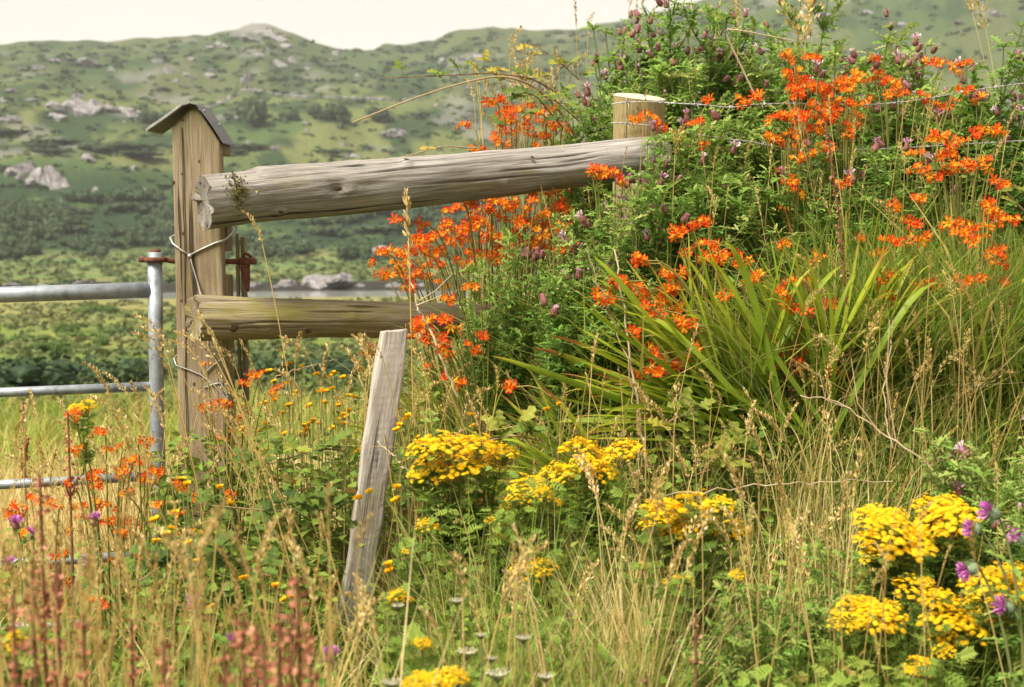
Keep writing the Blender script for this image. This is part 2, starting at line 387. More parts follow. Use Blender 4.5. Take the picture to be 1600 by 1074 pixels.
# ---- rocks
def ico(sub):
    import bmesh
    bm = bmesh.new(); bmesh.ops.create_icosphere(bm, subdivisions=sub, radius=1)
    V = np.array([v.co[:] for v in bm.verts]); F = np.array([[v.index for v in f.verts] for f in bm.faces]); bm.free(); return V, F
m_rock = patchy_mat('grey_pink_rock', [(.34, (.075, .075, .068)), (.46, (.16, .148, .148)), (.60, (.26, .24, .24)), (.72, (.36, .335, .335))], scale=4.5, rough=.9, bump=.8, dist=.3)
IV, IF = ico(4)
def rock_mesh(seed):
    r = np.random.default_rng(seed); V = IV.copy()
    for k in range(16):                                   # hewn facets
        n = rdir(1, -.6, 1, r)[0]; lim = r.uniform(.42, .85); dd = V @ n
        V = V - np.maximum(dd - lim, 0)[:, None] * n
    V *= 1 + .22 * (fbm(V[:, 0] * 2 + seed * 7, V[:, 1] * 2 + V[:, 2] * 3, 3, seed) - .5)[:, None]
    u_ = V @ rdir(1, -.3, .3, r)[0]; V *= (1 - .10 * np.abs(np.sin(u_ * 7 + 2 * fbm(V[:, 0] * 3, V[:, 2] * 3, 2, seed))) ** 6)[:, None]      # bedding cracks
    V *= 1 + .10 * (fbm(V[:, 0] * 6 + seed, V[:, 1] * 6 + V[:, 2] * 8, 3, seed + 3) - .5)[:, None]
    V[:, 2] = np.maximum(V[:, 2], -.35)
    nb = NB(); nb.add(V, IF); return nb.mesh('rock', m_rock)
ROCK = [rock_mesh(s) for s in range(7)]
def rock(px, py, w, h, label, group=None, k=None, yaw=None):
    p = hit(px, py); d = math.hypot(p.x, p.y); W = w / FPX * d * 1.04; H = h / FPX * d * 1.12
    o = link('boulder', ROCK[R.randrange(7) if k is None else k]); o.location = p - Vector((0, 0, .16 * H))
    o.rotation_euler = (R.uniform(-.2, .2), R.uniform(-.3, .3), R.uniform(-.5, .5))
    o.scale = (W * .62, W * .7, max(H, W * .18) * .95)
    tag(o, label, 'rock', group)
    if w > 24 and group is None:                                          # broken pieces round the foot of the outcrop
        for k in range(3):
            q = part('broken_piece', ROCK[R.randrange(7)], o, loc=(R.uniform(-1.3, 1.3), R.uniform(-.8, .2), R.uniform(-.25, .15))); s = R.uniform(.22, .48); q.scale = (s * 1.2, s, s); q.rotation_euler = (R.uniform(-.3, .3), R.uniform(-.3, .3), R.uniform(0, 6))
    return o
G_UP = 'rocks scattered over the upper hillside'
for px, py, w, h, lb in [
    (128, 176, 62, 28, 'largest pale outcrop below the hilltop, long and slab-like, left of the capped post'),
    (152, 171, 30, 22, 'blocky pale boulder at the right end of the long slab outcrop'),
    (88, 186, 34, 14, 'low grey rock at the left foot of the long slab outcrop'),
    (200, 176, 42, 12, 'flat grey ledge of rock right of the long slab outcrop'),
    (16, 188, 34, 12, 'low rock at the left picture edge level with the slab outcrop'),
    (40, 268, 44, 20, 'rounded upper rock of the broken outcrop left of the gate post'),
    (88, 292, 42, 48, 'steep craggy face of the broken outcrop left of the gate post'),
    (64, 283, 40, 26, 'dark cracked rock in the middle of the broken outcrop'),
    (137, 248, 26, 16, 'pale leaning rock above the broken outcrop'),
    (151, 303, 24, 22, 'bright boulder alone just right of the broken outcrop'),
    (210, 265, 14, 10, 'small white rock near the gate post on the mid slope'),
    (142, 102, 42, 12, 'flat pale rock patch high on the left shoulder of the hill'),
    (384, 128, 20, 32, 'upright rib of rock on the hill directly right of the metal cap'),
    (398, 62, 40, 9, 'left slab of the bare rocky summit crag'),
    (430, 62, 44, 10, 'right slab of the bare rocky summit crag'),
    (414, 52, 30, 9, 'topmost rock of the bare summit crag'),
    (348, 72, 30, 9, 'flat rock on the ridge left of the summit crag'),
    (622, 210, 40, 14, 'slanting pale slab above the middle of the top rail'),
    (556, 246, 28, 9, 'low grey rock just above the top rail'),
    (600, 390, 32, 15, 'pinkish boulder on the far meadow beneath the top rail'),
    (500, 445, 84, 26, 'big pinkish rock mound on the shore between the two rails'),
    (447, 446, 34, 15, 'smaller pinkish rock left of the shore mound'),
    (133, 445, 62, 9, 'flat pale shore rocks behind the top gate bar'),
    (748, 92, 26, 10, 'grey crag patch on the second hill above the top rail'),
    (1290, 26, 30, 9, 'grey rock high on the right hill behind the thistles')]:
    rock(px, py, w, h, lb)
for px, py, w, h in [(60, 108, 22, 9), (36, 110, 20, 6), (86, 96, 22, 6), (235, 121, 11, 14), (263, 115, 13, 17), (276, 128, 12, 9), (291, 118, 16, 7),
                     (405, 88, 22, 8), (436, 103, 22, 14), (456, 97, 13, 13), (446, 74, 22, 8), (176, 110, 14, 6), (300, 95, 14, 6), (330, 112, 10, 7),
                     (20, 145, 24, 9), (50, 158, 18, 7), (140, 140, 12, 6), (480, 110, 12, 7), (520, 96, 14, 6), (560, 120, 12, 6), (1350, 22, 22, 7), (1500, 36, 26, 7), (1562, 24, 24, 8), (1410, 40, 18, 6)]:
    rock(px, py, w, h, 'small pale rock showing through the green of the upper hillside', G_UP)
for k in range(90):
    px, py = R.uniform(-20, 860), R.uniform(80, 200)
    if vnoise(px / 60, py / 26, 83) > .60 and not (300 < px < 660 and 140 < py < 180): rock(px, py, R.uniform(7, 20), R.uniform(4, 9), 'small pale rock showing through the green of the upper hillside', G_UP)
for px, py, w, h in [(535, 228, 11, 8), (390, 225, 13, 8), (432, 233, 15, 8), (690, 245, 14, 7), (480, 205, 10, 6), (235, 245, 10, 8), (20, 320, 12, 7), (100, 315, 10, 7), (178, 240, 10, 6), (225, 300, 10, 8)]:
    rock(px, py, w, h, 'small stone lying on the scrubby middle slope of the hill', 'stones on the middle slope')
for px, py, w, h in [(20, 446, 26, 6), (210, 447, 24, 6), (395, 447, 26, 8), (560, 447, 30, 8), (610, 448, 26, 7), (660, 446, 22, 8), (70, 448, 22, 5)]:
    rock(px, py, w, h, 'low dark rock along the shore of the water strip', 'rocks along the shore')
# dry stone wall climbing the hill
m_leafbush = leaf_mat('gorse_leaf', [(0, (.020, .040, .020)), (.5, (.044, .076, .030)), (1, (.105, .145, .045))], trans=.15, noise=.1, scale=2, rnd=.25)
wall = root('stone_wall', hit(330, 168), 'tumbled dry stone wall climbing the hill behind the metal cap', 'wall')
for k in range(64):
    t = k / 63; px = 300 + 350 * t; py = np.interp(px, [300, 340, 385, 450, 560, 650], [176, 164, 140, 152, 155, 158])
    p = hit(px + R.uniform(-2, 2), py); s = R.uniform(.7, 1.3)
    o = part('stone', ROCK[k % 7], wall, loc=p - wall.location); o.scale = (s * 1.2, s * .8, s * .8); o.rotation_euler = (0, R.uniform(-.3, .3), R.uniform(0, 3))

# ---- far bushes
def bush_mesh(seed, n=620, leaf=.085):
    r = np.random.default_rng(seed); nb = NB()
    L = np.stack([r.uniform(-.75, .75, 11), r.uniform(-.55, .55, 11), r.uniform(.15, .55, 11)], 1); S = r.uniform(.24, .42, 11)
    for c, s in zip(L, S):
        V = IV0 * s * .8 + c; V[:, 2] = np.maximum(V[:, 2], 0); nb.add(V, IF0, .32)
    w = r.integers(0, 11, n); dd = rdir(n, -.25, 1, r); O = L[w] + dd * S[w][:, None] * r.uniform(.75, 1.15, n)[:, None]
    q = (np.array([[-.5, -.3, 0], [.5, -.35, .1], [.7, .3, 0], [-.4, .4, -.1]]), [np.array([[0, 1, 2, 3]])], np.zeros(4))
    inst(nb, q, O, rdir(n, -1, 1, r), dd + .7 * rdir(n, -1, 1, r), leaf * r.uniform(.6, 1.7, n), np.clip(.25 + .55 * r.random(n), 0, 1))
    return nb.mesh('bush', m_leafbush)
IV0, IF0 = ico(1)
BUSH = [bush_mesh(s) for s in range(5)]
m_fieldbush = leaf_mat('field_bush_leaf', [(0, (.045, .080, .020)), (.5, (.095, .150, .032)), (1, (.18, .23, .05))], trans=.25, noise=.1, scale=2, rnd=.3)
FBUSH = []
for _b in BUSH:
    _m = _b.copy(); _m.materials[0] = m_fieldbush; FBUSH.append(_m)
def bush(px, py, w, h, label, group=None, d=None, name='gorse_bush', cat='bush'):
    p = hit(px, py); dd = math.hypot(p.x, p.y); W = w / FPX * dd; H = h / FPX * dd
    o = link(name, (FBUSH if name == 'field_bush' else BUSH)[R.randrange(5)]); o.location = p - Vector((0, 0, .08 * H)); o.scale = (W * .55, W * .5, H * 1.05); o.rotation_euler = (0, 0, R.uniform(0, 6.28))
    return tag(o, label, cat, group)
bush(392, 192, 70, 44, 'dark round bush on the hill terrace, just right of the metal cap')
bush(514, 190, 62, 34, 'dark low bush on the hill terrace above the middle of the top rail')
bush(238, 196, 46, 26, 'dark bush on the terrace touching the left of the metal cap')
bush(452, 188, 34, 16, 'small bush between the two dark terrace bushes')
bush(590, 188, 60, 22, 'wide low scrub bush at the right end of the terrace bushes')
G_B = 'gorse bushes in the dark belt at the foot of the hill'
for k in range(150):
    px = R.uniform(-60, 760); py = R.uniform(316, 408)
    if vnoise(px / 70, py / 22, 91) > .58: continue
    bush(px, py, R.uniform(30, 88), R.uniform(12, 34), 'dark green gorse bush in the thicket belt along the foot of the hill', G_B)
G_S = 'low bushes on the middle slope'
for k in range(150):
    px = R.uniform(-40, 760); py = R.uniform(205, 312)
    if vnoise(px / 90, py / 34, 77) < .66: continue
    bush(px, py, R.uniform(30, 80), R.uniform(6, 12), 'low dark bush among paler grass on the middle slope', G_S)
for k in range(60):
    px = R.uniform(-20, 1000); py = R.uniform(96, 160)
    if vnoise(px / 90, py / 24, 78) < .62: continue
    bush(px, py, R.uniform(10, 24), R.uniform(4, 8), 'tiny dark shrub on the upper hillside', 'shrubs on the upper hillside')
for px, py, w, h, lb in [(48, 606, 170, 56, 'dark bramble thicket between the top and second gate bars at the picture edge'),
                         (150, 604, 130, 52, 'dark bramble thicket between the gate bars, left of the gate upright'),
                         (222, 594, 80, 36, 'small thicket beside the gate upright between its bars'),
                         (400, 592, 120, 40, 'green thicket in the field under the lower rail near the gate post'),
                         (520, 588, 130, 36, 'green thicket in the field under the lower rail near the leaning stake')]:
    bush(px, py, w, h, lb, name='bramble_thicket')
for k in range(26):
    px = R.uniform(-60, 620); py = R.uniform(488, 600)
    bush(px, py, R.uniform(26, 80), R.uniform(8, 22), 'low leafy bush in the rough field beyond the gate', 'low bushes in the field beyond the gate', name='field_bush')

# heather and rough tufts that give the slopes their grain
m_scrub = leaf_mat('heath_scrub', [(0, (.022, .046, .022)), (.35, (.064, .098, .033)), (.65, (.13, .155, .048)), (1, (.21, .205, .085))], trans=.2, noise=.08, scale=1)
def tuft_tpl(seed, n=9):
    r = np.random.default_rng(seed); nb = NB()
    q = (np.array([[-.5, -.3, 0], [.5, -.35, .1], [.7, .3, 0], [-.4, .4, -.1]]), [np.array([[0, 1, 2, 3]])], np.zeros(4))
    dd = rdir(n, 0, 1, r); inst(nb, q, dd * np.array([[.6, .6, .35]]), rdir(n, -.5, .5, r), dd + .4 * rdir(n, -1, 1, r), r.uniform(.4, .8, n), .06 * r.standard_normal(n))
    return (np.concatenate(nb.V), [np.concatenate([f for f in nb.F])], np.concatenate([t for t in nb.T]))
nb = NB()
for s in range(4):
    n = 3400; d = np.exp(rng.uniform(math.log(20), math.log(590), n)); a = np.radians(rng.uniform(-24, 27, n))
    x, y = d * np.sin(a), d * np.cos(a); ok = ((d < 114) | (d > 142))
    x, y, d = x[ok], y[ok], d[ok]; z = ground(x, y); c = veg_colour(x, y); lum = c.mean(1)
    t = np.clip((lum - .03) / .15, 0, 1) * .8 + .04 + .05 * rng.standard_normal(len(x))
    sz = np.clip(.16 * (d / 20) ** .72, .1, 2.1) * rng.uniform(.6, 1.5, len(x))
    T = tuft_tpl(s); T = (T[0], T[1], np.zeros(len(T[0])))
    inst(nb, T, np.stack([x, y, z], 1), rdir(len(x), -.05, .05), np.tile([0, 0, 1.0], (len(x), 1)), sz, t)
tag(link('hillside_scrub', nb.mesh('hillside_scrub', m_scrub)), 'heather and rough grass tufts over the field and hillside', kind='stuff')

# air: far hills pale and soft
hz_m, n_, l_ = _nodes('haze')
_v = n_.new('ShaderNodeVolumePrincipled'); _v.inputs['Color'].default_value = (.96, .96, .97, 1); _v.inputs['Density'].default_value = HAZE = .00026
_o = n_.new('ShaderNodeOutputMaterial'); l_.new(_v.outputs[0], _o.inputs['Volume'])
nb = NB(); box(nb, -2400, 2400, -2400, 2400, -30, 260)
tag(link('haze', nb.mesh('haze', hz_m)), 'thin pale summer haze filling the valley', kind='stuff')

# ================================================================== FENCE, POSTS, GATE
zl0 = P(311, 168, 4.37).z - (gz(P(311, 450, 4.37).x, 4.442) - .05)      # height of the gate post above its foot
m_post = wood_mat('post_wood', (.15, .105, .060), (.28, .22, .142), (.39, .335, .245), 'Z', green=(.24, .20, .08), green_lo=.62, crack=.75, algae=(zl0 - .02, zl0 + .30))
m_rail = wood_mat('grey_rail_wood', (.115, .100, .088), (.27, .25, .228), (.43, .415, .395), 'X', green=(.30, .25, .12), green_lo=.66, crack=.85, fine=210)
m_rail2 = wood_mat('mossy_rail_wood', (.11, .082, .05), (.27, .225, .145), (.41, .365, .275), 'X', green=(.25, .22, .05), green_lo=.55, crack=.9, fine=210)
m_stake = wood_mat('silver_stake_wood', (.21, .185, .165), (.40, .365, .33), (.56, .525, .48), 'Z', green=(.33, .28, .16), green_lo=.64, crack=.7)
m_fpost = wood_mat('treated_post_wood', (.20, .145, .06), (.31, .25, .125), (.41, .35, .20), 'Z', green=(.26, .25, .08), green_lo=.6, crack=.3)
m_cut = patchy_mat('sawn_end', [(.3, (.33, .29, .2)), (.7, (.52, .47, .36))], scale=60, rough=.9)
m_galv = patchy_mat('galvanised_tube', [(.3, (.13, .145, .16)), (.46, (.25, .275, .30)), (.6, (.32, .345, .37)), (.72, (.44, .455, .47))], scale=24, rough=.55, metal=.45, bump=.15)
m_rust = patchy_mat('rusty_iron', [(.3, (.045, .018, .012)), (.55, (.13, .045, .025)), (.75, (.24, .10, .05))], scale=60, rough=.9)
m_felt = patchy_mat('bitumen_felt', [(.3, (.075, .073, .078)), (.7, (.22, .215, .22))], scale=120, rough=.75, bump=.4, dist=.001)
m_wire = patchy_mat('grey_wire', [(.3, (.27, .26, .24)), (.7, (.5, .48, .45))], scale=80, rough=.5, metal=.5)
m_knot = patchy_mat('dark_knot', [(.3, (.03, .02, .012)), (.7, (.12, .075, .04))], scale=90, rough=.95)
def bevel(o, w=.004, seg=2):
    b = o.modifiers.new('bevel', 'BEVEL'); b.width = w; b.segments = seg; b.limit_method = 'ANGLE'; return o
def prism(nb, outline, y0, y1, tint=.5, mat=0):
    n = len(outline); V = [(x, y0, z) for x, z in outline] + [(x, y1, z) for x, z in outline]
    side = np.array([(k, (k + 1) % n, n + (k + 1) % n, n + k) for k in range(n)])
    nb.add(V, [side, np.arange(n)[::-1][None], (np.arange(n) + n)[None]], tint, mat)
def mesh_of(nb, name, m, smooth=False): return nb.mesh(name, m, smooth)

# ---- gate post
GY = 4.37
pc = P(311, 450, GY); gp = root('gate_post', (pc.x, GY + .072, gz(pc.x, GY) - .05), 'square timber gate post with a bent dark metal cap and wire ties', 'post')
gl_ = gp.location
def zl(py, Y=GY): return P(311, py, Y).z - gl_.z                # local height of a pixel row
def xl(px, Y=GY): return P(px, 450, Y).x - gl_.x
hw = .073
nb = NB()
ap, tl, tr = zl(168), zl(196), zl(214)
prism(nb, [(-hw, 0), (hw, 0), (hw, zl(224)), (.010, ap - .006), (-.016, ap - .006), (-hw, tl - .008)], -.072, -.018)
body = bevel(part('post_body', mesh_of(nb, 'post_body', m_post), gp), .006)
for k, (z0, z1, top) in enumerate([(0, zl(432), None), (zl(394), zl(326), None), (zl(242), tr, 1)]):
    nb = NB()
    if top: prism(nb, [(-hw + .006, z0), (hw + .003, z0), (hw + .003, zl(226)), (.010, ap - .008), (-.016, ap - .008), (-hw + .006, tl - .010)], -.0165, .075)
    else: box(nb, -hw + .006, hw + .004, -.0165, .075, z0, z1)
    bevel(part('rear_block', mesh_of(nb, 'rear_block', m_post), gp), .004)
# a long drying crack down the face, a real slot of dark wood
nb = NB(); zz = np.linspace(.3, zl(200), 40); cx = -hw + .030 + .003 * np.sin(zz * 5) + .0012 * np.sin(zz * 23)
w_ = .0017 + .0012 * np.sin(zz * 9)
V = np.concatenate([np.stack([cx - w_, np.full(40, -.0745), zz], 1), np.stack([cx, np.full(40, -.0705), zz], 1), np.stack([cx + w_, np.full(40, -.0745), zz], 1)])
F = np.array([(r * 40 + k, (r + 1) * 40 + k, (r + 1) * 40 + k + 1, r * 40 + k + 1) for r in range(2) for k in range(39)])
nb.add(V, F); part('drying_crack', mesh_of(nb, 'drying_crack', m_knot), gp)
for px, py, r in [(291, 187, .005), (315, 252, .004), (274, 285, .006), (288, 272, .003), (288, 365, .005), (300, 600, .005), (283, 470, .004), (320, 545, .004)]:
    nb = NB(); nb.add(IV0 * np.array([r, r * .35, r * 1.3]), IF0)
    part('nail_hole', mesh_of(nb, 'nail_hole', m_knot), gp, loc=(xl(px), -.0725, zl(py)))
# cap
def bent_sheet(nb, prof, y0, y1, th):
    up = [(x, z + th) for x, z in prof]
    prism(nb, prof + up[::-1], y0, y1)
a0 = zl(164); prof = [(xl(239), zl(205)), (xl(268), zl(185)), (xl(294), a0 - .004), (xl(304), a0 + .002), (xl(314), a0 - .003), (xl(332), zl(190)), (xl(355), zl(226))]
nb = NB(); bent_sheet(nb, prof, -.088, .098, .005)
mm = mesh_of(nb, 'metal_cap', m_felt)
capo = part('metal_cap', mm, gp); bevel(capo, .0015, 1)
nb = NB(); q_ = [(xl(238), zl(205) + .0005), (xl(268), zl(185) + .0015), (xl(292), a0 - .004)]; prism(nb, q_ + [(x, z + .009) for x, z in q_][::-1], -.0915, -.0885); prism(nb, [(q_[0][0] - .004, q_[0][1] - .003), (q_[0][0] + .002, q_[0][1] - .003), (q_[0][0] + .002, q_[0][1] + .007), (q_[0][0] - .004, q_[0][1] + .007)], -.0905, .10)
part('cap_sheen_strip', mesh_of(nb, 'cap_sheen_strip', m_wire), capo)  # pale strip added along the left wing to imitate the sheen there
for x, y in [(xl(272), -.04), (xl(335), .05), (xl(322), -.05)]:
    nb = NB(); nb.add(IV0 * np.array([.006, .006, .004]), IF0); z = np.interp(x, [p[0] for p in prof], [p[1] for p in prof]) + .007
    part('nail', mesh_of(nb, 'nail', m_galv), capo, loc=(x, y, z))
# wire ties
def wpath(pts, Y=-.0755): return [(xl(px), Y if len(p) == 2 else p[2], zl(py)) for p in pts for px, py in [p[:2]]]
nb = NB()
tube(nb, wpath([(268, 366, .02), (265, 372, -.05), (272, 381), (286, 392), (298, 399)]), .0032, 6)
tube(nb, wpath([(298, 399), (318, 389), (338, 380), (354, 375), (361, 368, -.06), (362, 361, -.02), (357, 358, .03)]), .0032, 6)
tube(nb, wpath([(298, 397), (301, 412), (309, 440), (318, 470, -.092), (325, 500, -.16), (336, 540, -.16), (347, 580, -.08), (352, 620), (362, 650)]), .0026, 6)
nb.add(IV0 * .008 + np.array(wpath([(298, 400)])[0]), IF0)
part('wire_tie', mesh_of(nb, 'wire_tie', m_wire, True), gp)
nb = NB()
tube(nb, wpath([(272, 552, .02), (269, 560, -.07), (273, 571), (290, 577), (310, 585), (330, 600), (350, 622), (363, 645)]), .0026, 6)
tube(nb, wpath([(316, 586), (330, 572), (346, 560), (358, 548, -.03)]), .0024, 6)
tube(nb, wpath([(316, 606), (328, 601), (342, 598), (352, 618), (358, 640)]), .0022, 6)
part('wire_tie', mesh_of(nb, 'wire_tie', m_wire, True), gp)
# rusty hinge bolt through the post, with its hanging plate
nb = NB()
tube(nb, [(xl(252), -.036, zl(406)), (xl(266), -.02, zl(409)), (xl(394), .01, zl(411))], .0085, 8)
rx_ = P(243, 404, 4.40).x - gl_.x
tube(nb, [(rx_ + .029 * math.cos(t), -.042 + .029 * math.sin(t), zl(406, 4.40)) for t in np.linspace(0, 6.283, 18)], .0085, 8, cap=False)
box(nb, rx_ - .050, rx_ - .026, -.056, -.030, zl(410, 4.40), zl(402, 4.40))
part('hinge_bolt', mesh_of(nb, 'hinge_bolt', m_rust, True), gp)
nb = NB(); box(nb, xl(368), xl(391), -.012, .03, zl(414), zl(404)); prism(nb, [(xl(368), zl(414)), (xl(383), zl(414)), (xl(383), zl(440)), (xl(381), zl(459)), (xl(377), zl(457)), (xl(370), zl(436))], -.004, .022)
bevel(part('hinge_plate', mesh_of(nb, 'hinge_plate', m_rust), gp), .004)
nb = NB(); tube(nb, [(xl(374), .0, zl(404)), (xl(376), .0, zl(397)), (xl(382), .0, zl(399)), (xl(388), .0, zl(405))], .005, 6)
part('hinge_nut', mesh_of(nb, 'hinge_nut', m_rust), gp)
for x0, x1, y0, y1, pt, pb in [(360, 367, .10, .14, 372, 640), (353, 357, .09, .12, 366, 620)]:
    nb = NB(); box(nb, xl(x0), xl(x1), y0, y1, zl(pb), zl(pt)); bevel(part('batten', mesh_of(nb, 'batten', m_post), gp), .003)

# ---- rails
def rail(name, A, B, rA, rB, mat, label, seed, end_fn=None, knots=(), n=180, sides=144, rad_fn=None):
    A, B = Vector(A), Vector(B); ax = (B - A); L = ax.length; X = ax.normalized(); Yv = Vector((0, 0, 1)).cross(X).normalized(); Z = X.cross(Yv)
    M = Matrix((X, Yv, Z)).transposed().to_4x4(); M.translation = A
    s = np.linspace(0, 1, n); th = np.arange(sides) / sides * 2 * math.pi
    S_, T_ = np.meshgrid(s, th, indexing='ij')
    r = rA + (rB - rA) * S_
    r = r * (1 + .05 * np.sin(2 * T_ + 5 * S_ + seed) + .06 * (fbm(S_ * L * 5 + seed, np.cos(T_) * 1.2 + np.sin(T_) * 2 + 9, 3, seed) - .5) * 2
             + .022 * (fbm(S_ * L * 2.2, T_ * 5.1, 3, seed + 4) - .5) * 2)
    tt_ = (T_ % (2 * math.pi)); wob = .35 * fbm(S_ * L * 2.5 + seed, tt_ * 0 + seed, 3, seed + 2)
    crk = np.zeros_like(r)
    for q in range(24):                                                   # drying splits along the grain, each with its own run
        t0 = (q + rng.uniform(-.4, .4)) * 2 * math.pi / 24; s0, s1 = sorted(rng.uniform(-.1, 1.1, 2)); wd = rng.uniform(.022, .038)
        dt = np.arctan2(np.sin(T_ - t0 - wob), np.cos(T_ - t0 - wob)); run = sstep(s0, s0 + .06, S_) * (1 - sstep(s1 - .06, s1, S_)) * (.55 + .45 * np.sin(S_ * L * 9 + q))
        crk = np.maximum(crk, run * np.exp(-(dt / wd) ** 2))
    r = r - rA * .085 * crk - rA * .030 * fbm(S_ * L * 6, tt_ * 9, 2, seed + 8)
    if rad_fn is not None: r = rad_fn(S_ * L, T_, r)
    for ks, kt, ka, kw in knots:
        dt = np.arctan2(np.sin(T_ - kt), np.cos(T_ - kt)); r += ka * np.exp(-(((S_ * L - ks) / kw) ** 2 + (dt * rA / kw) ** 2))
    bend = .010 * np.sin(S_ * 3.1 + seed) * L * .5
    x = S_ * L
    if end_fn is not None: x = x + end_fn(T_, seed) * np.clip(1 - S_ * L / .06, 0, 1)
    V = np.stack([x, r * np.cos(T_), r * np.sin(T_) + bend], -1).reshape(-1, 3)
    i = np.arange(n - 1)[:, None] * sides; j = np.arange(sides)[None]; j2 = (j + 1) % sides
    F = np.stack([i + j, i + j2, i + sides + j2, i + sides + j], -1).reshape(-1, 4)[:, ::-1]
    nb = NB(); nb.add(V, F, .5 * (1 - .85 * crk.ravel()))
    for ring, flip in ((0, 1), (n - 1, 0)):
        c = V[ring * sides:(ring + 1) * sides]; k = np.arange(sides); k2 = (k + 1) % sides; rings = [c]; fs_ = []; tn = [np.full(sides, .42)]
        for q, f_ in enumerate((.94, .8, .6, .4, .2)):
            e = c.mean(0) + (c - c.mean(0)) * f_; e[:, 0] = c[:, 0].mean() + (c[:, 0] - c[:, 0].mean()) * f_ ** 2 + .004 * (1 if flip else -1) * (q > 0) + .0035 * (vnoise(th * 9, th * 0 + q * 3.1, seed) - .5); rings.append(e); tn.append(.30 + .16 * vnoise(th * 6, th * 0 + q * 2.0, seed + 5))
            a_ = q * sides; f1 = np.stack([a_ + k, a_ + k2, a_ + sides + k2, a_ + sides + k], 1); fs_.append(f1 if flip else f1[:, ::-1])
        a_ = 5 * sides; f2 = np.stack([a_ + k, a_ + k2, np.full(sides, 6 * sides)], 1); fs_.append(f2 if flip else f2[:, ::-1])
        nb.add(np.vstack(rings + [[c.mean(0)]]), fs_, np.concatenate(tn + [[.3]]))
    o = link(name, mesh_of(nb, name, mat, True)); o.matrix_world = M
    return tag(o, label, 'fence rail', 'rails nailed to the gate post'), M, L
def jag(T, seed): return .020 * (vnoise(T * 2.6 + 3, T * 0 + seed, 5) - .5) + .012 * (vnoise(T * 7, T * 0 + seed, 6) - .5)
def top_cut(x, T, r):     # the whittled flat on top of the left end
    up = np.clip(np.sin(T), 0, 1); c = 1 - sstep(.13, .19, x) ; return r * (1 - .11 * c * up ** 1.5) * (1 + .07 * (1 - sstep(0, .25, x)) * np.clip(-np.sin(T), 0, 1))
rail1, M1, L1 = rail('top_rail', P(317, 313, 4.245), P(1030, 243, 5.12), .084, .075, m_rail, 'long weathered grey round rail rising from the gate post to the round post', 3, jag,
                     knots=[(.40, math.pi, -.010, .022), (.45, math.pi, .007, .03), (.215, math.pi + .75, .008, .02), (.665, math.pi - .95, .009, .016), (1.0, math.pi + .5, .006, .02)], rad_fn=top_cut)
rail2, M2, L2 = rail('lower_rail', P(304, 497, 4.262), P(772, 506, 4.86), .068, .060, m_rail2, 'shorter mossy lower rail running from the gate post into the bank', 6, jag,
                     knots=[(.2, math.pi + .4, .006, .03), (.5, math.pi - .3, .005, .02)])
for rl, lst in ((rail1, [(.40, -.02, .085, .017, .010), (.215, -.75, .085, .012, .007), (.665, .95, .082, .012, .007), (.70, -.85, .081, .010, .006), (1.0, -.55, .08, .012, .006), (1.12, .5, .079, .008, .005)]), (rail2, [(.10, -.35, .067, .016, .02), (.35, -.5, .066, .012, .008)])):
    for x, e, r, a, b in lst:
        nb = NB(); nb.add(IV0 * np.array([a, b * .45, b]), IF0)
        o = part('knot', mesh_of(nb, 'knot', m_knot), rl, loc=(x, -r * math.cos(e) * .985, r * math.sin(e) * .985)); o.rotation_euler = (-e, .3, 0)
# moss on the left end of the top rail
m_moss = leaf_mat('moss', [(0, (.05, .055, .012)), (.5, (.15, .14, .03)), (1, (.30, .26, .07))], trans=.1)
nb = NB(); n = 260; q = (np.array([[0, -.3, 0], [1, 0, .1], [0, .3, 0.]]), [np.array([[0, 1, 2]])], np.zeros(3))
aa = rng.normal(.25, .38, n); O = np.stack([.085 + .016 * rng.standard_normal(n), -.083 * np.cos(aa), .080 * np.sin(aa)], 1); N_ = np.stack([np.zeros(n), -np.cos(aa), np.sin(aa)], 1)
inst(nb, q, O, N_ + .8 * rdir(n, -1, 1), rdir(n, -1, 1), rng.uniform(.006, .014, n), rng.random(n)); o = part('moss_patch', mesh_of(nb, 'moss_patch', m_moss), rail1); o['kind'] = 'stuff'

# ---- round post at the far end of the top rail
p2 = P(998, 300, 5.30); fp = root('round_post', (p2.x, 5.30, gz(p2.x, 5.30) - .1), 'pale round fence post with slanted sawn top standing among thistles', 'post')
r2 = size_at(40, 5.2); zt = P(998, 150, 5.25).z - fp.location.z
nb = NB(); n = 40; th = np.arange(n) / n * 2 * math.pi; cr_ = 1 + .16 * np.exp(-((np.arctan2(np.sin(th - 3.7), np.cos(th - 3.7))) / .35) ** 2)
zs = np.linspace(0, 1, 22); V = []
for zq in zs:
    r = r2 * cr_ * (1.03 - .03 * zq + .012 * np.sin(th * 5 + zq * 3)); top = zt + .16 * r2 * np.sin(th) * 1.2 - .10 * r2 * np.cos(th)
    V.append(np.stack([r * np.cos(th), r * np.sin(th), zq * top], 1))
V = np.concatenate(V); i = np.arange(21)[:, None] * n; j = np.arange(n)[None]; j2 = (j + 1) % n
nb.add(V, np.stack([i + j, i + j2, i + n + j2, i + n + j], -1).reshape(-1, 4))
part('post_body', mesh_of(nb, 'post_body', m_fpost, True), fp)
nb = NB(); ring = V[-n:] + np.array([0, 0, .001]); c = ring.mean(0) + np.array([0, 0, .003]); nb.add(np.vstack([ring, [c]]), np.stack([np.arange(n), (np.arange(n) + 1) % n, np.full(n, n)], 1))
part('sawn_top', mesh_of(nb, 'sawn_top', m_cut), fp)
nb = NB()
for z_ in (zt - .05, zt - .16):
    tube(nb, [(-.02, -r2 * 1.02, z_ + .012), (-.02, -r2 * 1.06, z_ + .012), (-.02, -r2 * 1.06, z_ - .012), (-.02, -r2 * 1.02, z_ - .012)], .002, 5)
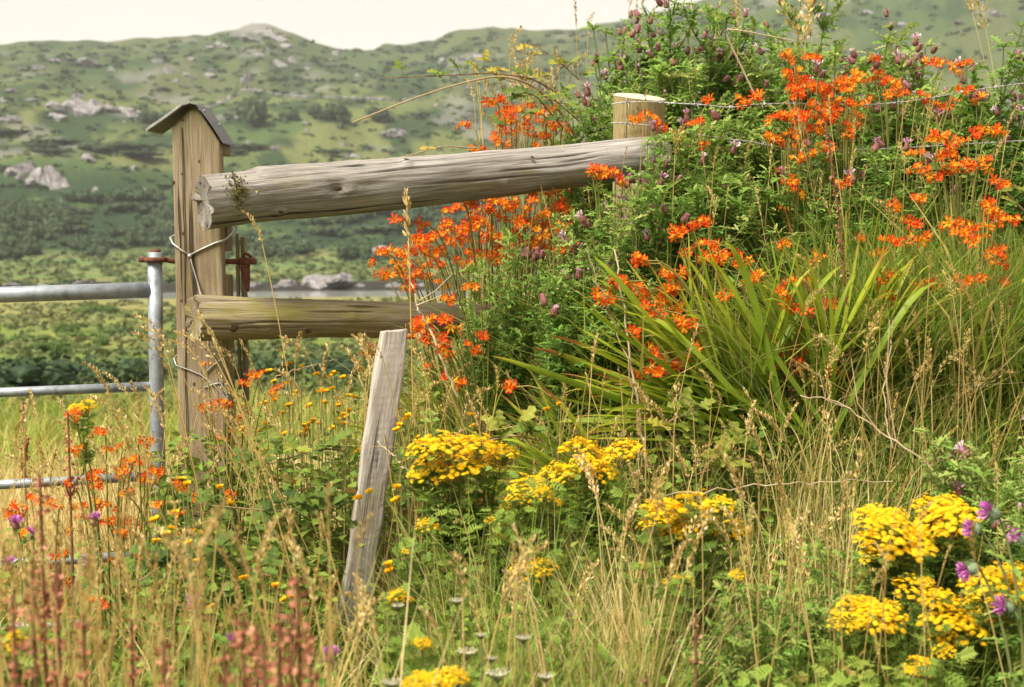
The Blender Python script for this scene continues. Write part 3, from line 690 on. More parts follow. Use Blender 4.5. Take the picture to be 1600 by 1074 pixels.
part('staple', mesh_of(nb, 'staple', m_wire), fp)

# ---- barbed wire
def barb_mesh():
    nb = NB()
    for k in range(2):
        tube(nb, [(.004 * math.cos(t) * 1.2 - .003 + .006 * k, .004 * math.cos(t), .004 * math.sin(t)) for t in np.linspace(0, 6.28, 8)], .0016, 5)
    for sx, dy, dz in ((-1, .012, .016), (1, -.012, -.016), (-1, -.010, .018), (1, .012, -.015)):
        tube(nb, [(sx * .003, 0, 0), (sx * .006, dy, dz)], [.0017, .0006], 4)
    return mesh_of(nb, 'barb', m_wire)
BARB = barb_mesh()
def barbed(pix, label):
    K = np.array([P(*p)[:] for p in pix]); seg = np.concatenate([[0], np.cumsum(np.linalg.norm(np.diff(K, axis=0), axis=1))])
    t = np.linspace(0, seg[-1], int(seg[-1] / .02)); C = np.stack([np.interp(t, seg, K[:, k]) for k in range(3)], 1)
    ker = np.ones(5) / 5
    for k in range(3): C[2:-2, k] = np.convolve(C[:, k], ker, 'valid')
    rt = root('barbed_wire', K[0], label, 'barbed wire', 'barbed wire strands along the bank')
    nb = NB()
    for ph in (0, math.pi):
        off = np.stack([np.zeros(len(t)), .0022 * np.cos(t * 130 + ph), .0022 * np.sin(t * 130 + ph)], 1)
        tube(nb, C - K[0] + off, .0017, 5)
    part('wire_strand', mesh_of(nb, 'wire_strand', m_wire, True), rt)
    for q in np.arange(.06, seg[-1], .125):
        p = np.array([np.interp(q, t, C[:, k]) for k in range(3)]) - K[0]
        o = part('barb', BARB, rt, loc=p); o.rotation_euler = (R.uniform(0, 6), R.uniform(-.2, .2), 0)
barbed([(955, 163, 5.20), (985, 159, 5.185), (1035, 160, 5.19), (1075, 163, 5.16), (1110, 164, 5.15), (1135, 170, 5.14), (1180, 163, 5.16), (1240, 162, 5.2), (1300, 163, 5.2), (1370, 164, 5.2), (1440, 156, 5.22), (1510, 143, 5.24), (1600, 130, 5.26), (1760, 118, 5.3), (2100, 120, 5.4), (2700, 110, 5.6)],
       'upper barbed wire strand crossing the top of the round post')
barbed([(955, 192, 5.20), (985, 193, 5.19), (1035, 199, 5.19), (1075, 208, 5.14), (1110, 214, 5.13), (1170, 221, 5.12), (1230, 233, 5.12), (1290, 236, 5.15), (1400, 232, 5.16), (1500, 226, 5.18), (1600, 220, 5.2), (1760, 214, 5.22), (2100, 216, 5.4), (2700, 206, 5.6)],
       'lower barbed wire strand sagging below the upper one')

# ---- leaning stake
T_ = P(616, 517, 4.02); B_ = P(553, 960, 3.93); axz = (T_ - B_); Ls = axz.length + .35; Zs = axz.normalized(); Xs = Vector((.93, .36, 0)); Xs = (Xs - Zs * Xs.dot(Zs)).normalized(); Ys = Zs.cross(Xs)
Ms = Matrix((Xs, Ys, Zs)).transposed().to_4x4(); Ms.translation = T_ - Zs * Ls
nb = NB(); nz = 60; zz = np.linspace(0, Ls, nz); ww = .0415 + .002 * np.sin(zz * 9) + .0016 * np.sin(zz * 31 + 1) + .006 * (1 - zz / Ls); dp = .017 + .002 * np.sin(zz * 13)
ns = 12
V = []
for k in range(nz):
    a = np.arange(ns) / ns * 2 * math.pi + .13; sx = np.sign(np.cos(a)) * np.abs(np.cos(a)) ** .35; sy = np.sign(np.sin(a)) * np.abs(np.sin(a)) ** .35
    top = (k == nz - 1) * (.010 * sx + .006 * np.sin(a * 5))
    V.append(np.stack([ww[k] * sx, dp[k] * sy + .0015 * np.sin(zz[k] * 40 + a * 3), zz[k] + top], 1))
V = np.concatenate(V); i = np.arange(nz - 1)[:, None] * ns; j = np.arange(ns)[None]; j2 = (j + 1) % ns
nb.add(V, [np.stack([i + j, i + j2, i + ns + j2, i + ns + j], -1).reshape(-1, 4), (np.arange(ns) + (nz - 1) * ns)[None]])
st = bevel(link('leaning_stake', mesh_of(nb, 'leaning_stake', m_stake)), .003); st.matrix_world = Ms
tag(st, 'silvery split stake leaning to the right below the lower rail', 'stake')

# ---- tubular gate
gA = P(243, 393, 4.40); gt = root('tubular_gate', (gA.x, 4.40, gz(gA.x, 4.40)), 'galvanised five bar tubular gate hung left of the capped post', 'gate')
g0 = gt.location
def GP(px, py, Y=4.40): p = P(px, py, Y); return p - g0
nb = NB(); tube(nb, [GP(242, 394), GP(244, 560), GP(248, 766), GP(251, 1000)], .0225, 16)
up = part('upright', mesh_of(nb, 'upright', m_galv, True), gt)
nb = NB(); tube(nb, [GP(242, 390), GP(242, 397)], [.017, .0195], 14); part('tube_cap', mesh_of(nb, 'tube_cap', m_rust, True), up)
for (pa, pb, r) in [((236, 453), (-60, 463), .0245), ((237, 604), (-60, 616), .0150), ((240, 744), (-60, 761), .0150), ((243, 866), (-60, 886), .0150), ((245, 968), (-60, 985), .0150)]:
    a_ = GP(*pa); b_ = GP(*pb, 4.36); far = a_ + (b_ - a_).normalized() * 3.0
    nb = NB(); tube(nb, [a_ + (far - a_) * t for t in np.linspace(0, 1, 8)], r, 16); part('bar', mesh_of(nb, 'bar', m_galv, True), gt)
nb = NB(); d_ = (GP(-60, 463, 4.36) - GP(236, 453)).normalized() * 3.0
tube(nb, [GP(242, 440) + d_, GP(250, 1010) + d_], .0225, 12); part('upright', mesh_of(nb, 'upright', m_galv, True), gt)

# ================================================================== PLANT PIECES
m_thistle = leaf_mat('thistle_leaf', [(0, (.065, .135, .026)), (.45, (.150, .280, .046)), (.8, (.25, .38, .072)), (1, (.38, .40, .12))], trans=.42, noise=.25, rnd=.34)
m_tstem = leaf_mat('thistle_stem', [(0, (.10, .13, .04)), (1, (.24, .22, .09))], trans=0)
m_bud = leaf_mat('thistle_bud', [(0, (.13, .10, .055)), (.35, (.20, .085, .070)), (.65, (.24, .095, .095)), (.85, (.40, .23, .30)), (1, (.62, .50, .50))], trans=.05, noise=.15, scale=200, rnd=.25)
m_purple = leaf_mat('purple_tuft', [(0, (.36, .07, .30)), (1, (.70, .28, .60))], trans=.2, noise=.2, scale=300)
m_bulb = leaf_mat('grey_green_bulb', [(0, (.10, .15, .08)), (1, (.24, .30, .18))], trans=.05)
m_cleaf = leaf_mat('montbretia_leaf', [(0, (.17, .26, .022)), (.35, (.31, .41, .030)), (.65, (.46, .50, .045)), (.82, (.46, .36, .05)), (1, (.40, .17, .045))], trans=.54, noise=.34, scale=1, rnd=.48, rough=.45, spec=.3, stripe=(230, 230, 5))
m_cstem = leaf_mat('montbretia_stem', [(0, (.12, .19, .04)), (1, (.30, .18, .05))], trans=.1)
m_cflow = leaf_mat('montbretia_petal', [(0, (.86, .46, .02)), (.28, (.85, .25, .010)), (.52, (.78, .085, .012)), (1, (.58, .020, .012))], trans=.4, noise=.3, scale=120, rnd=.5, rough=.5)
m_rag = leaf_mat('ragwort_yellow', [(0, (.76, .42, .006)), (.5, (.90, .55, .008)), (1, (.95, .68, .02))], trans=.35, noise=.3, scale=120, rnd=.12, rough=.6)
m_rleaf = leaf_mat('ragwort_leaf', [(0, (.105, .175, .032)), (.5, (.215, .315, .050)), (1, (.33, .40, .085))], trans=.42, noise=.2, rnd=.15)
m_straw = leaf_mat('straw', [(0, (.24, .15, .045)), (.4, (.46, .32, .10)), (.75, (.62, .48, .20)), (1, (.72, .61, .36))], trans=.2, noise=.15, rnd=.25)
m_grass = leaf_mat('grass_blades', [(0, (.075, .150, .028)), (.3, (.175, .275, .042)), (.5, (.28, .34, .048)), (.66, (.40, .33, .09)), (.82, (.62, .47, .17)), (1, (.74, .61, .32))], trans=.35, noise=.08, scale=8)
m_under = leaf_mat('undergrowth_leaf', [(0, (.055, .100, .020)), (.4, (.130, .215, .034)), (.7, (.23, .31, .045)), (.9, (.26, .29, .06)), (1, (.33, .19, .06))], trans=.3, noise=.2, scale=30)
m_bram = leaf_mat('bramble_leaf', [(0, (.055, .095, .022)), (.5, (.14, .20, .035)), (.8, (.29, .31, .05)), (1, (.45, .33, .06))], trans=.35, noise=.2, rnd=.3)
m_cane = leaf_mat('bramble_cane', [(0, (.13, .07, .04)), (.5, (.28, .19, .10)), (1, (.48, .40, .27))], trans=0, noise=.3)
m_dock = leaf_mat('dock_seed', [(0, (.24, .085, .045)), (.5, (.44, .165, .095)), (1, (.62, .30, .19))], trans=.25, noise=.25, scale=60, rnd=.2)
m_fig = leaf_mat('brown_seed_spike', [(0, (.11, .045, .025)), (.5, (.24, .12, .06)), (1, (.42, .27, .14))], trans=.1, noise=.3, scale=80)
m_white = leaf_mat('cream_umbel', [(0, (.45, .40, .26)), (1, (.78, .74, .60))], trans=.25, noise=.2, scale=120)

def cat_tpl(nb): 
    tri = [f for f in nb.F if f.shape[1] == 3]; qd = [f for f in nb.F if f.shape[1] == 4]
    return (np.concatenate(nb.V), [np.concatenate(x) for x in (tri, qd) if x], np.concatenate(nb.T) * 0)
def T_lance(teeth=5, w=.26, seed=0):     # wavy spiny thistle leaf, length 1
    r = np.random.default_rng(seed); n = teeth * 2 + 1; xs = np.linspace(0, 1, n); V = []; F = []
    for k, x in enumerate(xs):
        e = w * (math.sin(math.pi * min(1, x * .92 + .06)) ** .7) * (1.0 if k % 2 else .5) * (1 if 0 < k < n - 1 else .15)
        z = -.35 * x * x + .03 * (k % 2); dx = .05 if k % 2 else 0
        V += [(x + dx, -e, z + .10 * e + .05 * (k % 2)), (x, 0, z), (x + dx, e, z + .10 * e - .03 * (k % 2))]
    for k in range(n - 1):
        a = 3 * k; F += [(a, a + 1, a + 4, a + 3), (a + 1, a + 2, a + 5, a + 4)]
    return (np.array(V), [np.array(F)], np.zeros(len(V)))
def T_pinnate(pairs=5, seed=0):          # ragged, deeply cut ragwort leaf
    r = np.random.default_rng(seed); V = [(0, 0, 0), (.5, 0, .02), (1, 0, -.2), (.5, .025, .02)]; F3 = [(0, 1, 3), (1, 2, 3)]
    for k in range(pairs):
        x = .2 + .75 * k / pairs; L = .34 * math.sin(math.pi * (.25 + .62 * k / pairs)) * r.uniform(.8, 1.2); z = .02 - .22 * max(0, x - .4)
        for s in (-1, 1):
            b = len(V); V += [(x, 0, z), (x + .13, s * L * .55, z + .05), (x + .22, s * L, z + r.uniform(-.06, .08)), (x + .02, s * L * .75, z + .06), (x + .10, 0, z)]
            F3 += [(b, b + 3, b + 1), (b + 1, b + 3, b + 2), (b, b + 1, b + 4)]
    return (np.array(V), [np.array(F3)], np.zeros(len(V)))
def T_oval(w=.34):                        # rounded leaf, folded along the midrib
    V = [(0, 0, 0), (.25, -w * .8, .06), (.6, -w, .05), (1, 0, -.12), (.6, w, .05), (.25, w * .8, .06), (.5, 0, -.02)]
    return (np.array(V), [np.array([(0, 1, 6), (1, 2, 6), (2, 3, 6), (3, 4, 6), (4, 5, 6), (5, 0, 6)])], np.zeros(7))
def T_rag():                              # one ragwort floret, a small daisy seen from above (Z up), diameter 2
    V = []; F3 = []; n = 11
    for k in range(n):
        a = 2 * math.pi * k / n; b = len(V); c, s = math.cos(a), math.sin(a)
        V += [(.3 * c - .1 * s, .3 * s + .1 * c, .05), (.3 * c + .1 * s, .3 * s - .1 * c, .05), (1.0 * c + .1 * s, 1.0 * s - .1 * c, -.06), (1.0 * c - .1 * s, 1.0 * s + .1 * c, -.06)]
    F4 = np.array([(4 * k, 4 * k + 1, 4 * k + 2, 4 * k + 3) for k in range(n)])
    b = len(V); V += [(.42 * math.cos(2 * math.pi * k / 6), .42 * math.sin(2 * math.pi * k / 6), .10) for k in range(6)] + [(0, 0, .32)]
    F3 = np.array([(b + k, b + (k + 1) % 6, b + 6) for k in range(6)])
    return (np.array(V), [F3, F4], np.concatenate([np.full(4 * n, .12), np.full(7, -.22)]))
LANCE = [T_lance(3, .155, 1), T_lance(4, .14, 2), T_lance(3, .18, 3)]
PINN = [T_pinnate(5, 1), T_pinnate(6, 2), T_pinnate(4, 3)]
OVAL = T_oval(); RAGF = T_rag()

# --- thistle -------------------------------------------------------------
def bud_mesh(seed, tuft):
    r = np.random.default_rng(seed); nb = NB(); L, W = r.uniform(.020, .027), r.uniform(.0068, .0085)
    zs = np.linspace(0, 1, 7); rad = W * np.array([.45, .92, 1.0, .93, .78, .66, .50]); 
    pts = [(0, 0, z * L) for z in zs]; tube(nb, pts, rad, 8, np.clip(.15 + .6 * zs, 0, .74))
    n = 22; dd = rdir(n, .5, 1, r); O = np.tile([0, 0, L * .92], (n, 1)) + np.stack([dd[:, 0], dd[:, 1], 0 * dd[:, 0]], 1) * W * .4
    q = (np.array([[0, -.1, 0], [1, -.16, 0], [1, .16, 0], [0, .1, 0]]), [np.array([[0, 1, 2, 3]])], np.zeros(4))
    inst(nb, q, O, dd, rdir(n, -1, 1, r), tuft * r.uniform(.7, 1.2, n), .80 + .2 * r.random(n))
    n = 26; a = r.uniform(0, 6.28, n); z = r.uniform(.05, .8, n); O = np.stack([W * np.cos(a), W * np.sin(a), z * L], 1)
    inst(nb, q, O, np.stack([np.cos(a) * .35, np.sin(a) * .35, np.ones(n)], 1), np.stack([np.cos(a), np.sin(a), np.zeros(n)], 1), .0055, .2 + .5 * r.random(n))
    return nb.mesh('flower_bud', m_bud)
BUD = [bud_mesh(1, .004), bud_mesh(2, .006), bud_mesh(3, .010), bud_mesh(4, .003), bud_mesh(5, .013)]
def thistle_proto(seed, stems, spread, nleaf, budc):
    """one clump, about 1 m tall: stems, foliage, bud places"""
    r = np.random.default_rng(seed); st = NB(); fo = NB(); buds = []
    for s in range(stems):
        a = r.uniform(0, 6.28); q = spread * math.sqrt(r.random()); b0 = np.array([.35 * q * math.cos(a), .35 * q * math.sin(a), 0])
        top = np.array([q * math.cos(a), q * math.sin(a), r.uniform(.78, 1.0)])
        C = bez(b0, (b0 * .7 + top * .3) * np.array([1, 1, 1.7]), top, 12); tube(st, C, np.linspace(.0055, .0025, 12), 5, .3)
        ax = [(C, 1.0)]
        for k in range(r.integers(6, 9)):
            t = r.uniform(.38, .97); i = int(t * 11); p = C[i]; aa = r.uniform(0, 6.28); l = r.uniform(.12, .24) * (1.25 - t * .6)
            e = p + np.array([math.cos(aa) * l * .62, math.sin(aa) * l * .62, l * .95]); e[2] = min(e[2], 1.06)
            Cb = bez(p, p + (e - p) * .5 + np.array([math.cos(aa), math.sin(aa), -.2]) * l * .15, e, 6); tube(st, Cb, np.linspace(.003, .0016, 6), 4, .4); ax.append((Cb, .62))
            if e[2] > .72:
                for _ in range(budc):
                    o = np.array([r.uniform(-1, 1), r.uniform(-1, 1), r.uniform(-.2, 1)]) * .034
                    if len(buds) < 30: buds.append((e + o, o + np.array([0, 0, .04])))
        for C_, sc in ax:
            n = int(1.75 * nleaf * (len(C_) / 12)); ii = r.integers(0, len(C_), n) if sc < 1 else r.integers(1, len(C_), n)
            O = C_[ii] + r.normal(0, .004, (n, 3)); D = rdir(n, .05, .92, r); S = r.uniform(.036, .082, n) * (1.15 - .4 * O[:, 2]) * (sc ** .4) * np.where(r.random(n) < .07, 1.4, .92)
            t = np.clip(.26 + .55 * O[:, 2] + .18 * r.standard_normal(n), 0, 1)
            for v in range(3):
                m = (np.arange(n) % 3) == v; inst(fo, LANCE[v], O[m], D[m], np.tile([0, 0, 1.0], (m.sum(), 1)) + .5 * rdir(m.sum(), -1, 1, r), S[m], t[m])
    return st.mesh('stem', m_tstem), fo.mesh('foliage', m_thistle), buds
THIS = [thistle_proto(s, *k) for s, k in enumerate([(6, .20, 46, 2), (5, .16, 52, 2), (7, .26, 44, 2), (4, .12, 60, 3), (6, .22, 50, 1)])]
def thistle(px, py, Y, label, v=0, buds=99, w=1.0, group='creeping thistles on the bank', bs=1.0):
    """clump whose top shows at photo pixel (px, py) at distance Y"""
    p = P(px, py, Y); g = gz(p.x, Y); H = max(.25, p.z - g); st, fo, bb = THIS[v]
    rt = root('thistle', (p.x, Y, g), label, 'thistle', group)
    a = R.uniform(0, 6.28); Rm = Matrix.Rotation(a, 3, 'Z'); M = Rm.to_4x4(); sx = (.35 + .65 * H) * w
    Ms = M @ Matrix.Diagonal((sx, sx, H, 1))
    part('stem', st, rt, M=Ms); part('foliage', fo, rt, M=Ms)['kind'] = 'stuff'
    for k, (bp, d) in enumerate(bb[:buds]):
        q = Rm @ Vector((bp[0] * sx, bp[1] * sx, bp[2] * H)); dd = Rm @ Vector(d)
        part('flower_bud', BUD[R.randrange(5)], rt, M=Matrix.Translation(q) @ dd.to_track_quat('Z', 'Y').to_matrix().to_4x4() @ Matrix.Scale(R.uniform(1.2, 1.65) * bs, 4))
    return rt

# --- montbretia ----------------------------------------------------------
def sword_mesh(seed):
    r = np.random.default_rng(seed); nb = NB(); n = 10; t = np.linspace(0, 1, n); arch = r.uniform(.08, 1.0); tw = r.uniform(-.5, .5)
    z = t * (1 - .10 * arch * t) - .34 * arch * np.maximum(t - .55, 0) ** 2 * 3; x = .32 * arch * t ** 2 + .03 * np.sin(3 * t)
    w = .0138 * np.minimum(1, (t * 3.2 + .55)) * np.clip((1 - t) * 3.0, 0, 1) ** .65 + .0006; a = tw * t
    cx, cy = np.cos(a) * w, np.sin(a) * w
    V = np.concatenate([np.stack([x + cy, -cx, z], 1), np.stack([x + .0045, 0 * t, z], 1), np.stack([x - cy, cx, z], 1)])
    F = np.array([(q * n + k, (q + 1) * n + k, (q + 1) * n + k + 1, q * n + k + 1) for q in range(2) for k in range(n - 1)])
    if seed % 4 == 3:                                                    # a bent blade
        kq = np.maximum(t - .62, 0); z = z - kq * 1.25; x = x + kq * .55
    tt = .10 + .42 * t + .60 * np.clip((t - r.uniform(.70, .88)) / .16, 0, 1) * r.uniform(.1, 1)
    nb.add(V, F, np.tile(tt, 3)); return nb.mesh('leaf', m_cleaf, True)
SWORD = [sword_mesh(s) for s in range(9)]
def cflower_mesh(seed):
    r = np.random.default_rng(seed); nb = NB(); n = 6; op = r.uniform(.75, 1.15)
    tube(nb, [(0, 0, 0), (0, 0, .010), (0, 0, .019)], [.0016, .0028, .0055], 6, [.75, .55, .35], cap=False)
    for k in range(n):
        a = 2 * math.pi * k / n + r.uniform(-.1, .1); c, s = math.cos(a), math.sin(a); k1 = r.uniform(.85, 1.15)
        rr = np.array([.0045, .013 * op, .022 * op, .0275 * op]) * k1; zz = np.array([.017, .030, .035, .033 + .004 * r.standard_normal()]); ww = np.array([.0028, .0052, .0052, .0010])
        V = []
        for q in range(4): V += [(rr[q] * c - ww[q] * s, rr[q] * s + ww[q] * c, zz[q] - .0012), (rr[q] * c, rr[q] * s, zz[q]), (rr[q] * c + ww[q] * s, rr[q] * s - ww[q] * c, zz[q] - .0012)]
        F = [(3 * q + e, 3 * q + 1 + e, 3 * q + 4 + e, 3 * q + 3 + e) for q in range(3) for e in range(2)]
        nb.add(V, np.array(F), np.repeat(np.array([.02, .30, .62, .95]), 3))
    tube(nb, [(0, 0, .015), (.001, 0, .042)], .0009, 4, .25)
    return nb.mesh('flower', m_cflow)
CFLOW = [cflower_mesh(s) for s in range(5)]
def montbretia(px, py, Y, leaves, lean, label, sprays=(), dY=.22, L=(.5, .72), az=None, group='montbretia clumps on the bank', fs=1.0, sd=17):
    """clump rooted at photo pixel (px, py) if py is given, else on the ground below; sprays: photo pixels of its flowers"""
    p = P(px, 500 if py is None else py, Y); g = gz(p.x, Y); z0 = g - .02 if py is None else min(p.z, g + .25); z0 = g - .02 if py is None else max(z0, g - .05)
    rt = root('montbretia', (p.x, Y, z0), label, 'montbretia', group); B = Vector((p.x, Y, z0))
    for k in range(leaves):
        s = R.uniform(*L); ang = R.gauss(lean, sd) ; tilt = R.gauss(-4, 14); off = Vector((R.uniform(-.10, .10) * sd / 17, R.uniform(-.07, .07), 0))
        M = Matrix.Translation(off) @ Matrix.Rotation(math.radians(tilt), 4, 'X') @ Matrix.Rotation(math.radians(ang), 4, 'Y')
        flip = 0 if ang > 0 else math.pi
        M = M @ Matrix.Rotation(flip + R.uniform(-.9, .9), 4, 'Z') @ Matrix.Scale(s, 4)
        part('leaf', SWORD[R.randrange(9)], rt, M=M)
    extra = [(q[0] + R.uniform(-60, 60), q[1] + R.uniform(-34, 48), R.randint(2, 5)) for q in sprays if len(sprays) > 4 and R.random() < .85]
    for sp in list(sprays) + extra:
        yy = Y + R.uniform(-dY, dY); t = P(sp[0], sp[1], yy) - B; nf = sp[2] if len(sp) > 2 else R.randint(3, 6)
        sgn = -1 if R.random() < .55 else 1
        hdir = Vector((sgn * R.uniform(.75, 1), R.uniform(-.8, .4), R.uniform(-.40, .40))).normalized(); la = (.0088 * nf + .008) * fs
        e0 = t - hdir * la * .55; e1 = t + hdir * la * .55
        nb = NB(); C1 = bez((0, 0, 0), (e0.x * .55, e0.y * .5, max(e0.z * .95, .1) + .06), e0, 9)
        tube(nb, C1, np.linspace(.0032, .0020, 9), 4, np.linspace(0, .6, 9)); ax = bez(e0, t + Vector((0, 0, R.uniform(.004, .035))), e1, 6); tube(nb, ax, np.linspace(.002, .001, 6), 4, .8)
        for b in range(4):                                            # unopened buds at the tip
            q = np.array(e1) + np.array(hdir) * .007 * b; s_ = (1 if b % 2 else -1); tube(nb, [q, q + np.array([0, .006 * s_, .010 - .0015 * b])], [.0022 - .0003 * b, .0012], 5, .95)
        so = part('flower_spray', nb.mesh('flower_spray', m_cstem), rt)
        nb_side = Vector((-hdir.y, hdir.x, 0)).normalized()
        for f in range(nf):
            q = Vector(ax[0]).lerp(Vector(ax[-1]), (f + .3) / nf); d = (Vector((0, 0, R.uniform(-.35, .9))) + nb_side * (1 if f % 2 else -1) * R.uniform(.4, 1.0) + hdir * R.uniform(-.1, .6)).normalized()
            part('flower', CFLOW[R.randrange(5)], so, M=Matrix.Translation(q) @ d.to_track_quat('Z', 'Y').to_matrix().to_4x4() @ Matrix.Scale(R.uniform(.48, .78) * fs, 4))
    return rt

# --- ragwort ---------------------------------------------------------------
def corymb_mesh(seed, n=34):
    r = np.random.default_rng(seed); nb = NB(); k = np.arange(n); q = np.sqrt((k + .5) / n); a = k * 2.39996 + r.normal(0, .2, n)
    z = .54 * (1 - q * q) + r.normal(0, .10, n); O = np.stack([q * np.cos(a), q * np.sin(a), z], 1)
    Nn = np.stack([.7 * q * np.cos(a), .7 * q * np.sin(a), np.ones(n)], 1) + .30 * rdir(n, -1, 1, r)
    inst(nb, RAGF, O, rdir(n, -.2, .2, r), Nn, r.uniform(.095, .15, n), .50 + .26 * r.standard_normal(n))
    return nb.mesh('flower_head', m_rag)
CORY = [corymb_mesh(1, 105), corymb_mesh(2, 125), corymb_mesh(3, 95), corymb_mesh(4, 140)]
def ragwort(base_px, Y, heads, label, nleaf=46, dens=1.0, spread=.12, dY=.07, group='ragwort plants among the grass'):
    """heads: photo pixels (px, py, half width) of its flower heads"""
    b = P(base_px, 700, Y); g = gz(b.x, Y); rt = root('ragwort', (b.x, Y, g - .01), label, 'ragwort', group); B = Vector((b.x, Y, g - .01))
    st, fo = NB(), NB(); tops = []
    for (hx, hy, hw_) in heads: 
        yy = Y + R.uniform(-dY, dY); tops.append((P(hx, hy + hw_ * .25, yy) - B, size_at(hw_, yy) * 1.24))
    zm = max(t.z for t, _ in tops); zlow = min(t.z for t, _ in tops)
    nst = max(1, (len(heads) + 2) // 3)
    for s in range(nst):
        mine = tops[s::nst]; c = sum((t for t, _ in mine), Vector()) / len(mine); fork = Vector((c.x * .75, c.y * .75, max(.1, min(t.z for t, _ in mine) * .72)))
        b0 = Vector((R.uniform(-.05, .05), R.uniform(-.05, .05), 0)); C = bez(b0, b0.lerp(fork, .5) + Vector((R.uniform(-.03, .03), R.uniform(-.03, .03), 0)), fork, 9); tube(st, C, np.linspace(.006, .004, 9), 6, .35)
        ax = [(C, 1.0, nleaf)]
        for t, rr in mine:
            Cb = bez(fork, fork.lerp(t, .5) + Vector(((t.x - fork.x) * .25, 0, -.02)), t - Vector((0, 0, rr * .25)), 7); tube(st, Cb, np.linspace(.0034, .002, 7), 5, .4); ax.append((Cb, .62, nleaf // 3))
            n = int(9 * dens) + 4; a = np.arange(n) * 2.4; q = np.sqrt((np.arange(n) + .5) / n) * rr * .9; p0 = np.array(t) - np.array([0, 0, rr * .55])
            for k in range(n): tube(st, [p0, np.array(t) + np.array([q[k] * math.cos(a[k]), q[k] * math.sin(a[k]), .3 * rr * (1 - (q[k] / rr) ** 2) - .004])], .0011, 3, .5, cap=False)
        for C_, sc, nl in ax:
            n = int(1.7 * nl * dens); ii = rng.integers(0 if sc < 1 else 1, len(C_), n); O = C_[ii] + rng.normal(0, .006, (n, 3)); D = rdir(n, -.1, .8); S = rng.uniform(.038, .088, n) * (sc ** .6) * (1.1 - .25 * O[:, 2] / max(zm, .1))
            t = np.clip(.38 + .22 * rng.standard_normal(n) + .15 * (O[:, 2] / zm - .5), 0, 1)
            for v in range(3):
                m = (np.arange(n) % 3) == v; inst(fo, PINN[v], O[m], D[m], np.tile([0, 0, 1.0], (m.sum(), 1)) + .5 * rdir(m.sum(), -1, 1), S[m], t[m])
    part('stem', st.mesh('stem', m_tstem), rt); part('foliage', fo.mesh('foliage', m_rleaf), rt)['kind'] = 'stuff'
    for t, rr in tops:
        M = Matrix.Translation(t) @ Matrix.Rotation(R.uniform(-.22, .30), 4, 'X') @ Matrix.Rotation(R.uniform(-.22, .22), 4, 'Y') @ Matrix.Rotation(R.uniform(0, 6), 4, 'Z') @ Matrix.Diagonal((rr, rr, rr * R.uniform(.9, 1.25), 1))
        part('flower_head', CORY[R.randrange(4)], rt, M=M)
    return rt

# --- grass stalks with seed heads -------------------------------------------
def head_mesh(seed, kind):
    r = np.random.default_rng(seed); nb = NB(); q = (np.array([[0, -.13, 0], [.5, -.2, .05], [1, 0, 0], [.5, .2, .05], [0, .13, 0]]), [np.array([[0, 1, 3, 4], [1, 2, 3, 3]])[:1], np.array([[1, 2, 3]])], np.zeros(5))
    n = {'spike': 80, 'plume': 110, 'open': 90}[kind]; t = np.sort(r.random(n)); bend = {'spike': .18, 'plume': .5, 'open': .75}[kind]
    C = np.stack([bend * t ** 2 * .6, 0 * t, t * (1 - .25 * bend * t)], 1)
    tube(nb, np.stack([bend * (s := np.linspace(0, 1, 9)) ** 2 * .6, 0 * s, s * (1 - .25 * bend * s)], 1), np.linspace(.006, .002, 9), 3, .45)
    w = {'spike': .03, 'plume': .075, 'open': .16}[kind] * np.sin(math.pi * np.clip(t * .85 + .12, 0, 1))
    dd = rdir(n, -.15, .9, r); O = C + dd * w[:, None] * r.random(n)[:, None] * np.array([[1, 1, .4]])
    if kind == 'open':
        for k in range(0, n, 3): tube(nb, [C[k] - np.array([0, 0, .05]), O[k]], .0018, 3, .5, cap=False)
    D = dd * .55 + np.array([[.25 * bend, 0, 1.0 - .5 * bend]]); inst(nb, q, O, D, rdir(n, -1, 1, r), r.uniform(.05, .095, n), .55 + .25 * r.standard_normal(n))
    return nb
HEADNB = [head_mesh(1, 'spike'), head_mesh(2, 'spike'), head_mesh(3, 'plume'), head_mesh(4, 'plume'), head_mesh(5, 'open'), head_mesh(6, 'open')]
HEAD = [h.mesh('seed_head', m_straw) for h in HEADNB]
def stalk(px, py, Y, label, group, leanx=None, hl=None, v=None, base=None, name='grass_stalk', headpx=None, thick=.0016, tint=.5):
    """stalk whose head begins at (px, py); base px optional"""
    t = P(px, py, Y); bx = t.x if base is None else P(base, 700, Y).x
    if base is None: bx = t.x + (R.uniform(-.12, .18) if leanx is None else leanx)
    by = Y + R.uniform(-.1, .1); g = gz(bx, by); B = Vector((bx, by, g)); t = t - B
    C = bez((0, 0, 0), (t.x * .35, t.y * .3, t.z * .62), t, 10); nb = NB(); tube(nb, C, np.linspace(thick * 1.2, thick * .8, 10), 4, np.clip(np.linspace(tint - .1, tint + .1, 10), 0, 1))
    o = link(name, nb.mesh(name, m_straw), loc=B); tag(o, label, 'grass stalk', group)
    hl = hl or R.uniform(.09, .16); d = Vector(C[-1] - C[-3]).normalized(); hv = R.randrange(6) if v is None else v
    q = d.to_track_quat('Z', 'X').to_matrix().to_4x4()
    out = Vector((t.x, t.y, 0)); 
    # droop outward
    zx = d.cross(Vector((0, 0, 1))); X = (Vector((d.x, d.y, 0)) if abs(d.z) < .999 else Vector((1, 0, 0))); X = (X - d * X.dot(d)); X = X.normalized() if X.length > 1e-4 else Vector((1, 0, 0))
    Yv = d.cross(X); M = Matrix((X, Yv, d)).transposed().to_4x4(); M.translation = t
    part('seed_head', HEAD[hv], o, M=M @ Matrix.Scale(hl, 4))
    return o

